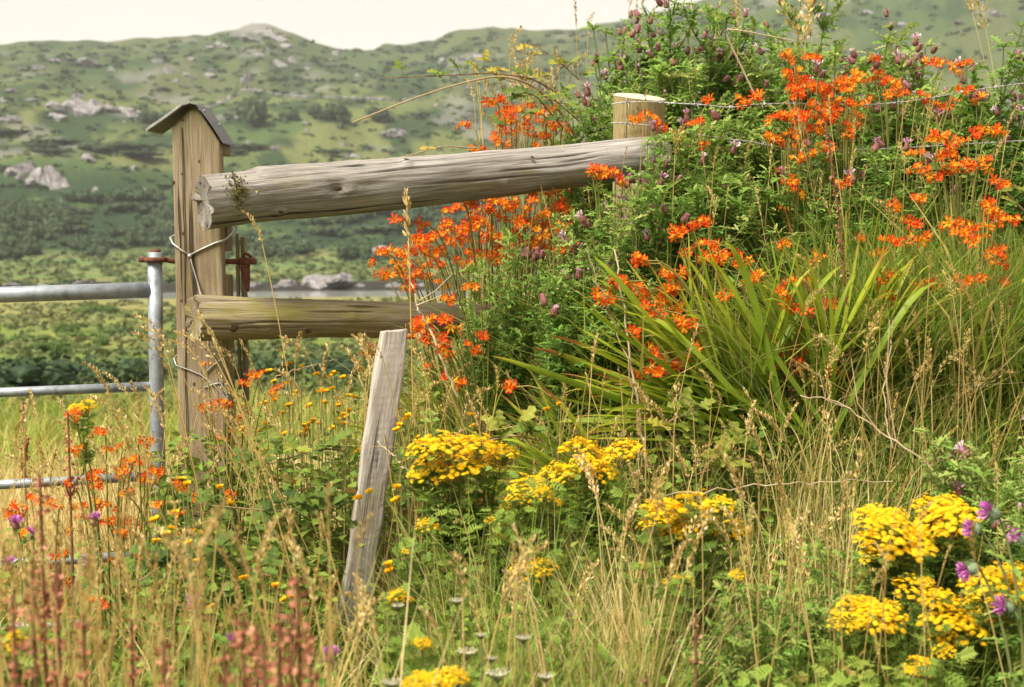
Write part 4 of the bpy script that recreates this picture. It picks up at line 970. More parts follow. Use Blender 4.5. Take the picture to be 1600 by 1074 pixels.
# --- grass mass -------------------------------------------------------------
def blades(nb, X, Y, h, w, lean, tint, z0=None, az=None):
    n = len(X); z = ground(X, Y) if z0 is None else z0
    a = rng.uniform(0, 2 * math.pi, n) if az is None else az; L = lean * np.abs(rng.normal(1, .5, n))
    dx, dy = np.cos(a), np.sin(a); t = np.array([0, .35, .7, 1.0])
    hx = h[:, None] * (t[None] ** 1.9) * L[:, None]; hzv = h[:, None] * (t[None] - .28 * np.minimum(L, 1.4)[:, None] * t[None] ** 2.6)
    cx = X[:, None] + dx[:, None] * hx; cy = Y[:, None] + dy[:, None] * hx; cz = z[:, None] + hzv
    f = rng.uniform(0, 2 * math.pi, n); sx, sy = np.cos(f), np.sin(f); ww = w[:, None] * np.array([.8, 1, .7, 0])[None]
    Vv = np.stack([np.stack([cx - sx[:, None] * ww, cy - sy[:, None] * ww, cz], -1), np.stack([cx + sx[:, None] * ww, cy + sy[:, None] * ww, cz], -1)], 2)   # n,4,2,3
    Vv = Vv.reshape(n, 8, 3)[:, :7]
    off = (np.arange(n) * 7)[:, None, None]
    q = np.array([[0, 1, 3, 2], [2, 3, 5, 4]])[None] + off; tr = np.array([[4, 5, 6]])[None] + off
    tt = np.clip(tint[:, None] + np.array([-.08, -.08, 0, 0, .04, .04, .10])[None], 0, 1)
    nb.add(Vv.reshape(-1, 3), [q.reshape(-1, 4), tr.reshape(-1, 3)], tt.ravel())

# ================================================================== PLANTING
# --- grass, everywhere on the near ground (one mass)
def field(n, px, Yr, h, w, lean, tint, sd=.08, az=None):
    X_, Y_ = rng.uniform(px[0], px[1], n), rng.uniform(Yr[0], Yr[1], n)
    X = (X_ - 800) / FPX * Y_; Yv = Y_
    tuss = fbm(X * 2.6 + 5, Yv * 2.6, 3, 51)
    hh = rng.uniform(h[0], h[1], n) * (.65 + .7 * tuss)
    hh = np.where((X_ > 515) & (X_ < 665) & (Y_ > 2.7) & (Y_ < 3.97), hh * np.clip((3.97 - Y_) * .4, .12, .6), hh)      # trodden short in front of the stake
    tt = np.clip(tint + sd * rng.standard_normal(n) + .30 * (fbm(X * 1.7, Yv * 1.7 + 9, 3, 52) - .5), 0, 1)
    a = None if az is None else rng.normal(az, .8, n)
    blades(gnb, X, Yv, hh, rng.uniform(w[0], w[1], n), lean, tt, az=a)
gnb = NB()
# tan flowering grass left, before and behind the gate
field(3600, (-260, 640), (2.3, 3.4), (.30, .58), (.0018, .0032), .4, .60, .20)
field(4200, (-260, 330), (3.4, 4.36), (.16, .36), (.0018, .0032), .4, .66, .18)
field(5200, (-260, 420), (4.44, 5.4), (.28, .60), (.0018, .0032), .35, .78, .14)
field(12000, (-300, 520), (5.2, 9.0), (.25, .55), (.0022, .0042), .35, .76, .14)
field(8000, (-300, 760), (9.0, 22), (.22, .48), (.004, .009), .4, .52, .14)
# green below the post and stake
field(3600, (220, 760), (3.2, 4.9), (.20, .55), (.0018, .0034), .5, .42, .18)
field(3000, (560, 960), (3.9, 5.0), (.25, .5), (.0018, .0032), .6, .55, .18)
# foot of the bank, straw and green
field(6500, (600, 1750), (2.3, 3.5), (.25, .52), (.0017, .0034), .42, .36, .20)
field(8000, (780, 1750), (3.4, 4.35), (.18, .44), (.0017, .0034), .55, .37, .21)
# tall green grass on the right of the bank
field(9000, (1240, 1760), (4.3, 5.3), (.32, .76), (.0030, .0062), .42, .27, .10)
field(1700, (1240, 1760), (4.2, 5.2), (.35, .70), (.0016, .0030), .45, .60, .12)
field(5000, (700, 1260), (4.4, 6.2), (.25, .6), (.0020, .0040), .55, .38, .17)
field(2600, (1000, 1700), (4.9, 5.6), (.4, .8), (.0022, .0042), .5, .42, .17)
field(5000, (620, 1900), (5.5, 8.0), (.3, .65), (.0025, .0045), .5, .45, .17)
field(1900, (630, 1020), (2.5, 3.6), (.35, .75), (.0013, .0028), .3, .26, .12)
field(1700, (600, 1020), (2.4, 3.5), (.35, .72), (.0012, .0022), .35, .74, .14)
field(2600, (1040, 1650), (2.4, 3.3), (.35, .66), (.0013, .0028), .3, .26, .12)
# beside and behind the camera's view, so the verge goes on
field(2500, (-900, -260), (2.3, 7.0), (.25, .5), (.003, .005), .4, .6, .15)
field(7000, (1750, 2700), (2.3, 7.5), (.25, .6), (.003, .006), .5, .42, .18)
field(2500, (-900, -260), (2.3, 7.0), (.25, .5), (.003, .005), .4, .7, .15)
field(3200, (700, 1760), (4.3, 5.5), (.40, .85), (.0032, .0068), .75, .44, .16)
field(800, (700, 1760), (4.15, 5.5), (.40, .80), (.0014, .0026), .7, .72, .12)
field(600, (-200, 620), (1.9, 2.6), (.55, .9), (.0016, .0030), .3, .70, .16)
tag(link('grass', gnb.mesh('grass', m_grass)), 'long mixed green and straw grass growing over the verge and bank', kind='stuff')
# golden sheaf of dry stalks in front (part of the grass mass, but laid in bundles)
gnb = NB()
for cx, cy, w_, n, h in [(1010, 3.05, 70, 620, .78), (1190, 3.3, 90, 420, .62), (960, 2.9, 60, 260, .62), (1300, 3.75, 120, 240, .58), (700, 4.25, 90, 520, .62), (480, 4.35, 130, 420, .62), (560, 2.8, 160, 400, .55)]:
    X_ = rng.normal(cx, w_ * .5, n); Y_ = rng.normal(cy, .14, n); X = (X_ - 800) / FPX * Y_
    blades(gnb, X, Y_, rng.uniform(.5, 1.0, n) * h, rng.uniform(.0013, .0024, n), .32, np.clip(.84 + .10 * rng.standard_normal(n), 0, 1))
tag(link('dry_grass', gnb.mesh('dry_grass', m_grass)), 'sheaves of dry golden grass standing between the ragwort', kind='stuff')

# --- low leafy undergrowth (one mass)
unb = NB()
def under(n, px, Yr, h, S, tint, sd=.16, tpl=None, clump=.5):
    X_, Y_ = rng.uniform(px[0], px[1], n), rng.uniform(Yr[0], Yr[1], n); X = (X_ - 800) / FPX * Y_
    top = h * (.25 + 1.1 * np.clip(fbm(X * 2.2 + 3, Y_ * 2.2, 3, 61) * 1.5 - .25, 0, 1.2)); z = ground(X, Y_) + top * rng.random(n) ** .6
    z = np.where((X_ > 515) & (X_ < 665) & (Y_ > 2.9) & (Y_ < 3.97), ground(X, Y_) + .10 * rng.random(n), z)
    t = np.clip(tint + sd * rng.standard_normal(n) + .25 * (fbm(X * 3, Y_ * 3, 2, 62) - .5), 0, 1)
    for v in range(3):
        m = (np.arange(n) % 3) == v; k = m.sum()
        inst(unb, OVAL if tpl is None else tpl[v], np.stack([X, Y_, z], 1)[m], rdir(k, -.5, .55), np.tile([0, 0, 1.0], (k, 1)) + .8 * rdir(k, -1, 1), rng.uniform(S[0], S[1], k), t[m])
under(3000, (225, 400), (3.4, 4.25), .56, (.020, .044), .54)
under(4600, (390, 680), (3.4, 4.6), .74, (.020, .044), .54)
under(2200, (120, 420), (2.5, 3.3), .52, (.02, .05), .40)
under(2200, (-60, 420), (2.7, 3.9), .50, (.02, .05), .42)
under(1800, (330, 640), (4.3, 5.0), .80, (.012, .028), .62)
under(5200, (640, 1700), (3.3, 4.4), .34, (.018, .042), .56)
under(3200, (860, 1700), (2.4, 3.4), .46, (.03, .07), .66, tpl=PINN)
under(4200, (640, 1300), (4.2, 5.6), .40, (.02, .055), .40)
under(4200, (1250, 1750), (4.2, 5.6), .40, (.02, .055), .42)
under(3000, (860, 1750), (5.3, 7.2), .75, (.025, .06), .38)
under(2600, (600, 1700), (2.35, 3.2), .42, (.025, .06), .62, tpl=PINN)
under(1500, (560, 900), (2.6, 3.6), .50, (.03, .07), .50, tpl=PINN)
under(2600, (650, 1010), (2.7, 3.5), .66, (.018, .042), .62, tpl=PINN)
under(2600, (1040, 1700), (2.5, 3.2), .56, (.022, .05), .68, tpl=PINN)
tag(link('undergrowth', unb.mesh('undergrowth', m_under)), 'low leafy undergrowth filling the bank between the taller plants', kind='stuff')

# --- thistles
TL = [
 (915, 96, 5.75, 'leftmost of the tall thistles, its pale foliage above the right end of the top rail', 1, 8, .8),
 (965, 52, 5.85, 'tall thistle clump with brown buds just up and left of the round post', 0, 20, 1),
 (1012, 28, 5.95, 'tall bushy thistle crowded with purple brown buds straight above the round post', 2, 22, 1),
 (1062, -2, 6.05, 'high thistle clump whose buds stand against the pale sky right of the round post', 0, 20, 1),
 (1112, 2, 6.1, 'high thistle between the round post and the darkest green bush', 3, 14, 1.1),
 (1128, 118, 5.6, 'shaded dark green thistle mass behind the upper barbed wire', 4, 0, 1.2),
 (1070, 112, 5.65, 'dark leafy thistle directly behind and right of the round post', 4, 2, 1.1),
 (960, 150, 5.55, 'leafy thistle hiding the left side of the round post', 4, 0, 1),
 (905, 172, 5.5, 'small pale thistle above the rail, left of the round post', 1, 3, .8),
 (1175, 4, 6.1, 'tall dark thistle bush left of the dried grass plume on the skyline', 2, 8, 1),
 (1222, -10, 6.1, 'tallest dark green thistle at the skyline, cut by the top of the picture', 4, 4, 1.1),
 (1218, 96, 5.8, 'dark thistle below the tallest one, its foliage behind orange flowers', 4, 3, 1),
 (1295, 66, 5.7, 'thistle with upright brown buds right of the dried grass plume', 0, 16, 1),
 (1352, 30, 5.8, 'tall thistle with a tight tuft of brown buds near the top edge', 1, 18, 1),
 (1400, 48, 5.75, 'thistle with many brown buds above the orange flowers, right of the tufted one', 0, 18, 1),
 (1448, 72, 5.6, 'thistle with buds level with the dry arching grass near the top right', 2, 14, .9),
 (1500, 92, 5.55, 'thistle with lilac heads below the dry arching grass at the top right', 1, 14, 1),
 (1552, 78, 5.6, 'thistle with lilac heads second from the right edge at the top', 0, 16, 1),
 (1600, 66, 5.6, 'thistle with lilac heads cut by the right edge at the top', 2, 16, 1),
 (1340, 130, 5.5, 'leafy thistle behind the densest patch of orange flowers', 4, 6, 1.1),
 (1440, 150, 5.4, 'bright green thistle right of the densest patch of orange flowers', 4, 6, 1.1),
 (1530, 170, 5.4, 'bright green thistle under the barbed wire near the right edge', 4, 4, 1.1),
 (1590, 190, 5.35, 'yellowish green thistle at the right edge below the barbed wire', 4, 2, 1),
 (1000, 205, 4.86, 'thistle with pinkish brown buds standing in front of the right end of the top rail', 3, 14, .55),
 (1050, 232, 4.8, 'pale green thistle covering the end of the top rail', 1, 12, 1),
 (958, 275, 4.75, 'thistle in front of the top rail with orange flowers at its side', 0, 8, .9),
 (1110, 215, 4.85, 'yellow green thistle right of the rail end under the lower wire', 4, 4, 1.1),
 (1160, 200, 4.95, 'bright thistle foliage left of the densest orange flowers', 4, 3, 1.1),
 (1145, 285, 4.8, 'dark green thistle in the middle of the bank below the lower wire', 4, 0, 1.1),
 (905, 318, 4.55, 'thistle with lilac buds below the top rail, right of the feathery green one', 0, 14, .8),
 (862, 322, 4.7, 'thin thistle carrying dark buds just under the top rail', 3, 8, .7),
 (925, 380, 4.4, 'tall dark thistle with bare lower stems left of the central sword leaves', 1, 8, 1.05),
 (900, 440, 4.35, 'green thistle foliage between the two fans of sword leaves', 4, 0, .9),
 (792, 372, 4.5, 'bright feathery thistle without flowers standing over the end of the lower rail', 4, 0, .6),
 (770, 420, 4.45, 'shorter bright green thistle at the hidden end of the lower rail', 4, 0, .7),
 (1250, 240, 4.95, 'thistle foliage around the brown seed spike below the densest orange flowers', 4, 2, 1),
 (1330, 250, 4.95, 'thistle foliage right of the brown seed spike', 4, 3, 1),
 (1400, 240, 5.0, 'broad green thistle in the middle of the right bank', 4, 4, 1.1),
 (1480, 270, 4.95, 'green thistle left of the bramble leaves at the right edge', 4, 2, 1),
 (1560, 690, 3.45, 'thistle with dark purple buds at the right edge above the ragwort', 0, 12, .9, None, .62),
 (1600, 660, 3.5, 'thistle with lilac buds cut by the right edge above the ragwort', 2, 14, .9, None, .62),
 (1530, 735, 3.4, 'low thistle foliage left of the magenta thistle head', 4, 2, .9),
 (1245, 870, 3.0, 'flowerless feathery green plant between the middle and right ragwort', 4, 0, .8),
 (1130, 930, 2.9, 'flowerless green thistle in front of the middle ragwort', 4, 0, .7)]
for a in TL: thistle(*a[:7], **({'bs': a[8]} if len(a) > 8 else {}))

# --- montbretia
ML = [
 # behind the rail, left
 (800, None, 5.35, 18, -12, 'montbretia with red orange flowers above the middle of the top rail', [(790, 185), (802, 178), (812, 196), (830, 207), (762, 238), (768, 160), (780, 222), (795, 210)]),
 (860, None, 5.45, 18, 8, 'montbretia between the flowers above the rail and the round post', [(850, 217), (868, 196), (845, 190), (742, 236, 4), (885, 205)]),
 # under the rail
 (720, None, 5.0, 26, -30, 'montbretia leaning out past the end of the bank under the top rail', [(605, 394, 4), (630, 398), (640, 413), (655, 370, 5), (680, 366, 4), (690, 388), (700, 350), (628, 410), (652, 430), (640, 450)]),
 (750, None, 5.0, 26, -18, 'montbretia crowded with flowers directly under the middle of the top rail', [(702, 332), (722, 325), (742, 337), (762, 331), (730, 380), (715, 408), (735, 355), (760, 372), (690, 445), (750, 346)]),
 (770, None, 4.88, 26, -24, 'montbretia with yellowing leaves filling the mass of flowers under the top rail', [(860, 302), (882, 330), (900, 345), (662, 352), (770, 318), (822, 345), (800, 365), (746, 396), (770, 410), (690, 420), (672, 402), (726, 362), (846, 366), (780, 340), (700, 375), (812, 385), (650, 395), (735, 318)]),
 (800, None, 4.75, 20, -6, 'montbretia flowering below the rail beside the feathery thistle', [(800, 325), (832, 320), (835, 384), (782, 396), (850, 345), (870, 360), (815, 352), (838, 296, 4), (890, 388)]),
 (760, 590, 4.35, 14, -25, 'montbretia with flowers around the hidden end of the lower rail', [(700, 505), (652, 505), (655, 522), (700, 470), (705, 560), (690, 546), (720, 602, 4), (668, 540, 4), (735, 545, 4)], .15),
 # in front of rail end and at post
 (960, None, 4.7, 12, -15, 'montbretia flowering across the top rail near its right end', [(940, 271), (966, 281), (930, 269), (952, 274)], .08),
 (1020, None, 5.02, 10, 5, 'montbretia with flowers against the round post', [(997, 184, 6), (1030, 196), (1105, 160), (1088, 196, 5), (1060, 215, 4)], .06),
 # fan of sword leaves left of centre
 (965, 600, 4.0, 48, -58, 'fan of sword leaves arching left below the lower rail end, with one red spray', [(798, 605)], .08, (.36, .52)),
 (905, 640, 4.15, 20, -45, 'short upright sword leaves under the left-arching fan', [], .08, (.3, .45)),
 # central great clump
 (1225, 690, 4.12, 74, -32, 'largest montbretia clump, long yellow green sword leaves sweeping up to the left', [(1020, 553), (1020, 580, 7), (1052, 570, 7), (1065, 505), (1075, 508), (1060, 486)], .06, (.55, .82), 0, 'montbretia clumps on the bank', 1.0, 25),
 (1165, 670, 4.18, 52, -40, 'sword leaf clump behind the largest one, leaning far left', [(1045, 455), (1050, 431), (970, 440), (990, 452), (1000, 409)], .06, (.5, .75), 0, 'montbretia clumps on the bank', 1.0, 24),
 (1290, 660, 4.25, 60, -4, 'upright montbretia with a column of orange sprays right of the largest clump', [(1225, 462), (1245, 486), (1262, 480), (1250, 515), (1190, 535), (1227, 546), (1205, 572, 5), (1240, 570, 4), (1180, 438)], .12, (.5, .7)),
 (1110, None, 4.36, 36, -24, 'montbretia flowering in the middle of the bank under the dark thistle', [(1110, 384), (1105, 404), (1068, 365), (1092, 350), (1118, 408, 5), (1040, 470, 4)]),
 (1330, 640, 4.4, 14, 4, 'montbretia at the foot of the brown seed spike', [(1350, 562), (1322, 606), (1310, 604, 5), (1278, 406), (1265, 440, 3)], .1),
 # right bank
 (1420, None, 4.42, 36, 4, 'montbretia in tall grass right of the brown seed spike', [(1400, 428), (1446, 441), (1462, 452, 4), (1384, 436, 4), (1375, 400, 4), (1440, 372, 5), (1395, 381), (1425, 380), (1425, 350, 5)]),
 (1530, None, 4.42, 36, -4, 'montbretia in tall grass near the right edge', [(1526, 438), (1570, 464), (1590, 470, 4), (1512, 444, 4), (1560, 400, 5), (1490, 350, 5), (1505, 368), (1540, 371), (1522, 360), (1550, 330), (1580, 346)]),
 (1500, None, 4.75, 18, 10, 'montbretia among bramble leaves at the right edge', [(1480, 240), (1446, 266), (1430, 266), (1515, 260), (1540, 262), (1560, 205), (1545, 320), (1480, 270, 5), (1530, 206), (1500, 222), (1470, 216)]),
 # top right
 (1250, None, 5.15, 16, 4, 'montbretia with the tall red mass of flowers above the barbed wire', [(1245, 128), (1262, 136), (1250, 147), (1238, 116, 6), (1275, 142), (1256, 124), (1240, 138), (1270, 92, 6)], .1),
 (1320, None, 5.1, 18, 0, 'montbretia with the densest orange flowers, right of the tall red mass', [(1318, 128), (1326, 145), (1310, 158), (1292, 166), (1300, 186), (1280, 200), (1322, 196), (1340, 186), (1312, 138), (1333, 132), (1290, 180), (1308, 176)], .1),
 (1230, None, 5.05, 16, -6, 'montbretia flowering along the barbed wire below the red mass', [(1230, 181), (1215, 186), (1250, 186), (1262, 178), (1236, 216), (1215, 222), (1206, 217, 6), (1250, 228, 5)], .1),
 (1400, None, 5.2, 14, 4, 'montbretia with loose sprays above the barbed wire right of the dense flowers', [(1370, 90), (1390, 132), (1402, 142), (1412, 150), (1392, 148), (1460, 99), (1510, 99, 5)]),
 (1500, None, 5.2, 12, 0, 'montbretia with scattered sprays under the wire near the right edge', [(1490, 160), (1532, 156), (1478, 166, 5)]),
 (1235, None, 4.9, 14, -4, 'montbretia with single sprays below the lower wire, left of the brown spike', [(1240, 302), (1222, 268), (1236, 284, 5), (1262, 246), (1245, 250), (1320, 284, 5)]),
 # at the gate, left foreground
 (160, None, 3.75, 14, -6, 'blurred red montbretia in front of the third gate bar', [(155, 680), (122, 706), (180, 702), (190, 744), (160, 790), (132, 812), (200, 726), (150, 762), (125, 795), (145, 745)], .2, (.4, .6), None, 'montbretia by the gate'),
 (300, None, 3.6, 10, 0, 'blurred red montbretia in the grass between the third bar and the stake foot', [(250, 790, 3), (275, 830, 3), (310, 780, 3), (215, 860, 3), (180, 880, 3)], .15, (.35, .5), None, 'montbretia by the gate'),
 (60, None, 3.5, 12, -4, 'blurred orange montbretia at the left edge before the gate', [(22, 806), (30, 796, 4), (100, 910, 4), (145, 940, 4), (85, 790, 5), (40, 836, 4)], .15, (.35, .5), None, 'montbretia by the gate'),
 (215, None, 3.9, 10, 0, 'small red montbretia beside the foot of the gate upright', [(235, 742), (180, 820, 5), (205, 815, 4), (165, 815, 5), (222, 722, 5)], .12, (.4, .55), None, 'montbretia by the gate'),
 (345, None, 4.05, 10, 4, 'red montbretia in front of the gate post foot', [(328, 640, 5), (345, 690, 5), (381, 600, 3), (322, 636, 4), (402, 586, 4), (350, 640, 3)], .08, (.35, .5), None, 'montbretia by the gate'),
 (590, None, 4.55, 8, -14, 'little montbretia just left of the leaning stake top', [(572, 556, 3), (582, 542, 4)], .05, (.3, .5), None, 'montbretia by the gate'),
 (700, None, 3.85, 10, -20, 'montbretia leaves right of the leaning stake, without open flowers', [], .1, (.35, .55)),
 (1290, None, 5.2, 14, 2, 'sword leaves between the brown spike and the dense orange flowers', [(1480, 128, 3)][:0], .1, (.45, .65))]
for a in ML:
    px, py, Y, n, lean, lb, sp = a[:7]; kw = {}
    if len(a) > 7: kw['dY'] = a[7]
    if len(a) > 8: kw['L'] = a[8]
    if len(a) > 10: kw['group'] = a[10]; kw['fs'] = a[11] if len(a) > 11 else .70; kw['sd'] = a[12] if len(a) > 12 else 17
    montbretia(px, py, Y, n, lean, lb, sp, **kw)

# --- ragwort
RL = [
 (722, 3.7, [(665, 700, 26), (700, 694, 36), (745, 694, 34), (784, 708, 24), (676, 728, 30), (722, 722, 36), (760, 716, 26), (652, 742, 14), (755, 782, 17), (700, 745, 18)], 'broad ragwort with the biggest yellow crown, just right of the leaning stake'),
 (928, 3.75, [(905, 700, 28), (946, 716, 26), (976, 702, 27), (870, 740, 28), (936, 732, 26), (912, 722, 20)], 'ragwort with spread yellow heads right of the biggest crown'),
 (826, 3.55, [(826, 762, 30), (810, 780, 18), (846, 770, 16), (860, 795, 8), (790, 790, 8), (872, 784, 8)], 'smaller ragwort between the two largest crowns'),
 (838, 3.4, [(845, 884, 24), (822, 893, 24), (800, 882, 12), (862, 886, 14), (795, 927, 6)], 'low ragwort with a tight pair of heads in front centre'),
 (668, 3.5, [(668, 822, 17), (634, 862, 9), (634, 850, 5)], 'thin ragwort with a single flat head beside the leaning stake'),
 (787, 3.45, [(780, 840, 10), (795, 843, 9), (766, 812, 9)], 'slender ragwort with one small head above the low pair'),
 (1072, 3.2, [(1040, 797, 36), (1082, 792, 36), (1022, 815, 24), (1062, 822, 38), (1128, 788, 20), (1146, 824, 24), (1118, 829, 14), (1090, 812, 28), (1044, 826, 24)], 'bushy ragwort with a wide crown in the middle right, amid dry grass'),
 (1050, 3.05, [(1060, 910, 20), (1003, 884, 9), (1153, 896, 12), (1075, 906, 9)], 'low ragwort with one flat head beneath the wide middle crown'),
 (1390, 3.2, [(1362, 803, 26), (1396, 803, 20), (1392, 826, 36), (1418, 848, 36), (1368, 846, 30), (1362, 866, 20), (1410, 866, 26), (1430, 830, 22)], 'tall ragwort, left one of the two rounded crowns at the right'),
 (1477, 3.25, [(1456, 790, 28), (1484, 786, 22), (1490, 806, 34), (1466, 812, 30), (1482, 830, 34), (1508, 824, 18)], 'tall ragwort, right one of the two rounded crowns, below the thistle buds'),
 (1428, 3.1, [(1424, 916, 28), (1446, 908, 12)], 'ragwort with one neat head beneath the two rounded crowns'),
 (1357, 2.9, [(1345, 952, 36), (1378, 962, 34), (1318, 975, 22), (1360, 972, 34), (1388, 948, 20)], 'ragwort with a low wide crown at the lower right, left of the cluster'),
 (1490, 2.9, [(1468, 936, 26), (1480, 966, 36), (1506, 986, 34), (1494, 948, 26), (1475, 992, 22)], 'ragwort in the lower right cluster, left half'),
 (1565, 2.95, [(1536, 908, 32), (1566, 900, 30), (1546, 948, 36), (1592, 892, 22), (1582, 918, 30), (1530, 970, 24), (1560, 972, 22)], 'ragwort in the lower right cluster, right half at the picture edge'),
 (1455, 2.7, [(1436, 1036, 20), (1474, 1016, 16), (1446, 1052, 12), (1424, 1046, 9)], 'small ragwort in the bottom right corner'),
 (685, 2.4, [(700, 1060, 30), (655, 1064, 24), (672, 1070, 26), (716, 1058, 14)], 'blurred ragwort head at the bottom edge left of centre'),
 (655, 2.6, [(660, 1002, 12), (646, 1006, 10)], 'small blurred ragwort head near the bottom, above the bottom edge one'),
 (628, 2.85, [(622, 930, 15), (634, 936, 12), (616, 938, 9)], 'round blurred ragwort head at the foot of the leaning stake'),
 (22, 2.3, [(14, 1004, 18), (24, 992, 12), (36, 1000, 10), (10, 1022, 12)], 'blurred ragwort at the left edge near the bottom corner'),
 (130, 6.2, [(120, 638, 12), (138, 632, 12), (130, 642, 10)], 'ragwort seen through the gate below its second bar'),
 (56, 2.45, [(57, 996, 7), (72, 1004, 5)], 'single tiny ragwort head beside the left edge ragwort')]
for k, (b, Y, hd, lb) in enumerate(RL): ragwort(b, Y, hd, lb, nleaf=96 if len(hd) > 4 else 60, dens=1.15)

# --- little yellow flowers in the green below the lower rail
def yellow_mesh(seed):
    r = np.random.default_rng(seed); nb = NB(); n = 5
    q = (np.array([[0, -.15, 0], [.6, -.5, .25], [1, 0, .2], [.6, .5, .25], [0, .15, 0]]), [np.array([[0, 1, 3, 4]]), np.array([[1, 2, 3]])], np.zeros(5))
    for k in range(4):
        o = np.array([r.normal(0, .006), r.normal(0, .006), r.normal(0, .003)]); a = 2 * math.pi * np.arange(n) / n + r.uniform(0, 1); D = np.stack([np.cos(a), np.sin(a), 1.0 * np.ones(n)], 1)
        inst(nb, q, np.tile(o, (n, 1)), D, np.tile([0, 0, 1.0], (n, 1)), .011, .3 + .25 * r.random(n))
    return nb.mesh('flower', m_rag)
YEL = [yellow_mesh(s) for s in range(4)]
def yellow(px, py, Y, label, nf=3, spread=.05, group='small yellow flowers in the green below the lower rail'):
    p = P(px, py, Y); g = gz(p.x, Y); rt = root('yellow_wildflower', (p.x, Y, g), label, 'wildflower', group); nb = NB(); lf = NB()
    for k in range(nf):
        t = Vector((R.uniform(-spread, spread), R.uniform(-spread, spread), p.z - g + R.uniform(-.03, .02))); C = bez((0, 0, 0), (t.x * .4, t.y * .4, t.z * .6), t, 7); tube(nb, C, .0014, 3, .4)
        n = 12; ii = rng.integers(2, 7, n); inst(lf, OVAL, C[ii], rdir(n, -.1, .7), np.tile([0, 0, 1.0], (n, 1)), rng.uniform(.012, .022, n), .55 + .15 * rng.standard_normal(n))
        o = part('flower', YEL[k % 4], rt, loc=t); o.rotation_euler = (R.uniform(-.3, .5), R.uniform(-.4, .4), 0)
    part('stem', nb.mesh('stem', m_tstem), rt); part('foliage', lf.mesh('foliage', m_under), rt)
for px, py in [(463, 570), (512, 578), (540, 590), (448, 588), (500, 610), (520, 622), (486, 625), (440, 628), (530, 655), (548, 650), (565, 668), (505, 660), (470, 650), (395, 660), (378, 668), (410, 700), (365, 636), (425, 730), (455, 672), (540, 700), (490, 690), (560, 620), (385, 720), (430, 760), (470, 760)]:
    yellow(px, py, R.uniform(4.15, 4.5), 'small yellow flower in the leafy green under the lower rail')
for px, py in [(638, 654), (632, 668), (745, 655), (860, 630), (1162, 752), (1480, 905)]:
    yellow(px, py, 3.95, 'small yellow flower low on the bank right of the leaning stake', 2, .03, 'yellow flowers low on the bank')
for px, py in [(320, 860), (265, 800), (290, 830), (330, 940), (440, 930), (410, 905), (350, 770), (300, 745), (260, 830), (238, 850), (600, 880), (640, 900), (590, 760), (620, 770)]:
    yellow(px, py, R.uniform(3.0, 3.7), 'blurred small yellow flower in the grass left of the leaning stake', 2, .04, 'yellow flowers in the foreground grass')

# --- straw stalks
SG = [
 (26, (360, 620), (560, 690), (4.0, 4.3), 'straw grass stalk rising through the green below the lower rail', 'grass stalks below the lower rail', (-.05, .25)),
 (20, (150, 380), (540, 740), (3.5, 4.1), 'straw grass stalk leaning left across the gate upright and post foot', 'grass stalks at the gate', (.08, .36)),
 (20, (10, 330), (640, 800), (3.6, 4.3), 'dry grass stalk in the tan grass beside the lower gate bars', 'grass stalks by the lower gate bars', (-.1, .2)),
 (26, (20, 560), (870, 1010), (2.3, 2.9), 'blurred pale seed head in the foreground left of the leaning stake', 'blurred foreground grass stalks', (-.12, .12)),
 (26, (560, 780), (560, 720), (3.9, 4.4), 'straw grass stalk right of the leaning stake beside the bank', 'grass stalks beside the stake', (-.15, .25)),
 (30, (960, 1260), (640, 760), (3.75, 4.2), 'straw grass stalk in front of the sword leaf clump', 'grass stalks before the sword leaves', (-.12, .15)),
 (22, (1260, 1560), (540, 760), (3.8, 4.4), 'straw grass stalk in the tall grass above the right ragwort', 'grass stalks above the right ragwort', (-.12, .15)),
 (22, (900, 1340), (770, 960), (2.8, 3.4), 'pale grass stalk between the middle and right ragwort', 'grass stalks between the ragwort', (-.14, .12)),
 (14, (560, 900), (900, 1010), (2.4, 2.9), 'thin grass stalk in front of the low centre ragwort', 'grass stalks before the centre ragwort', (-.12, .12)),
 (14, (1100, 1600), (200, 420), (4.7, 5.1), 'straw grass stalk among the orange flowers of the bank', 'grass stalks among the montbretia', (-.15, .15)),
 (34, (740, 900), (90, 230), (5.3, 5.7), 'straw grass stalk above the top rail left of the round post', 'grass stalks above the rail', (-.1, .1)),
 (12, (880, 1160), (8, 60), (5.9, 6.2), 'thin grass stalk standing against the sky over the tall thistles', 'grass stalks on the skyline', (-.08, .08))]
for n, xr, yr, Yr, lb, gp_, ln in SG:
    for k in range(n): stalk(R.uniform(*xr), R.uniform(*yr), R.uniform(*Yr), lb, gp_, leanx=R.uniform(*ln), hl=R.uniform(.08, .15))
stalk(640, 425, 4.05, 'tallest straw stalk with a slim upright spike crossing under the top rail', None, base=655, hl=.25, v=0, thick=.0022)
stalk(410, 382, 4.15, 'straw stalk with a drooping plume hanging between the two rails', None, base=505, hl=.12, v=2)
stalk(925, 570, 3.95, 'bent straw stalk with an arching tip above the second ragwort', None, base=905, hl=.10, v=3)
stalk(1075, 560, 4.0, 'straw stalk with narrow head before the left-arching fan of leaves', None, base=1030, hl=.11, v=1)
stalk(1290, 500, 4.2, 'pale grass spike beside the brown seed spike', None, base=1300, hl=.10, v=1, tint=.7)
stalk(1258, 60, 5.9, 'pale dried grass plume on the skyline between thistles', 'dried grass plumes on the skyline', base=1250, hl=.36, v=4, tint=.8)
stalk(1268, 40, 5.95, 'pale dried grass plume on the skyline between thistles', 'dried grass plumes on the skyline', base=1262, hl=.34, v=5, tint=.8)
stalk(1252, 90, 5.85, 'pale dried grass plume on the skyline between thistles', 'dried grass plumes on the skyline', base=1258, hl=.3, v=4, tint=.8)
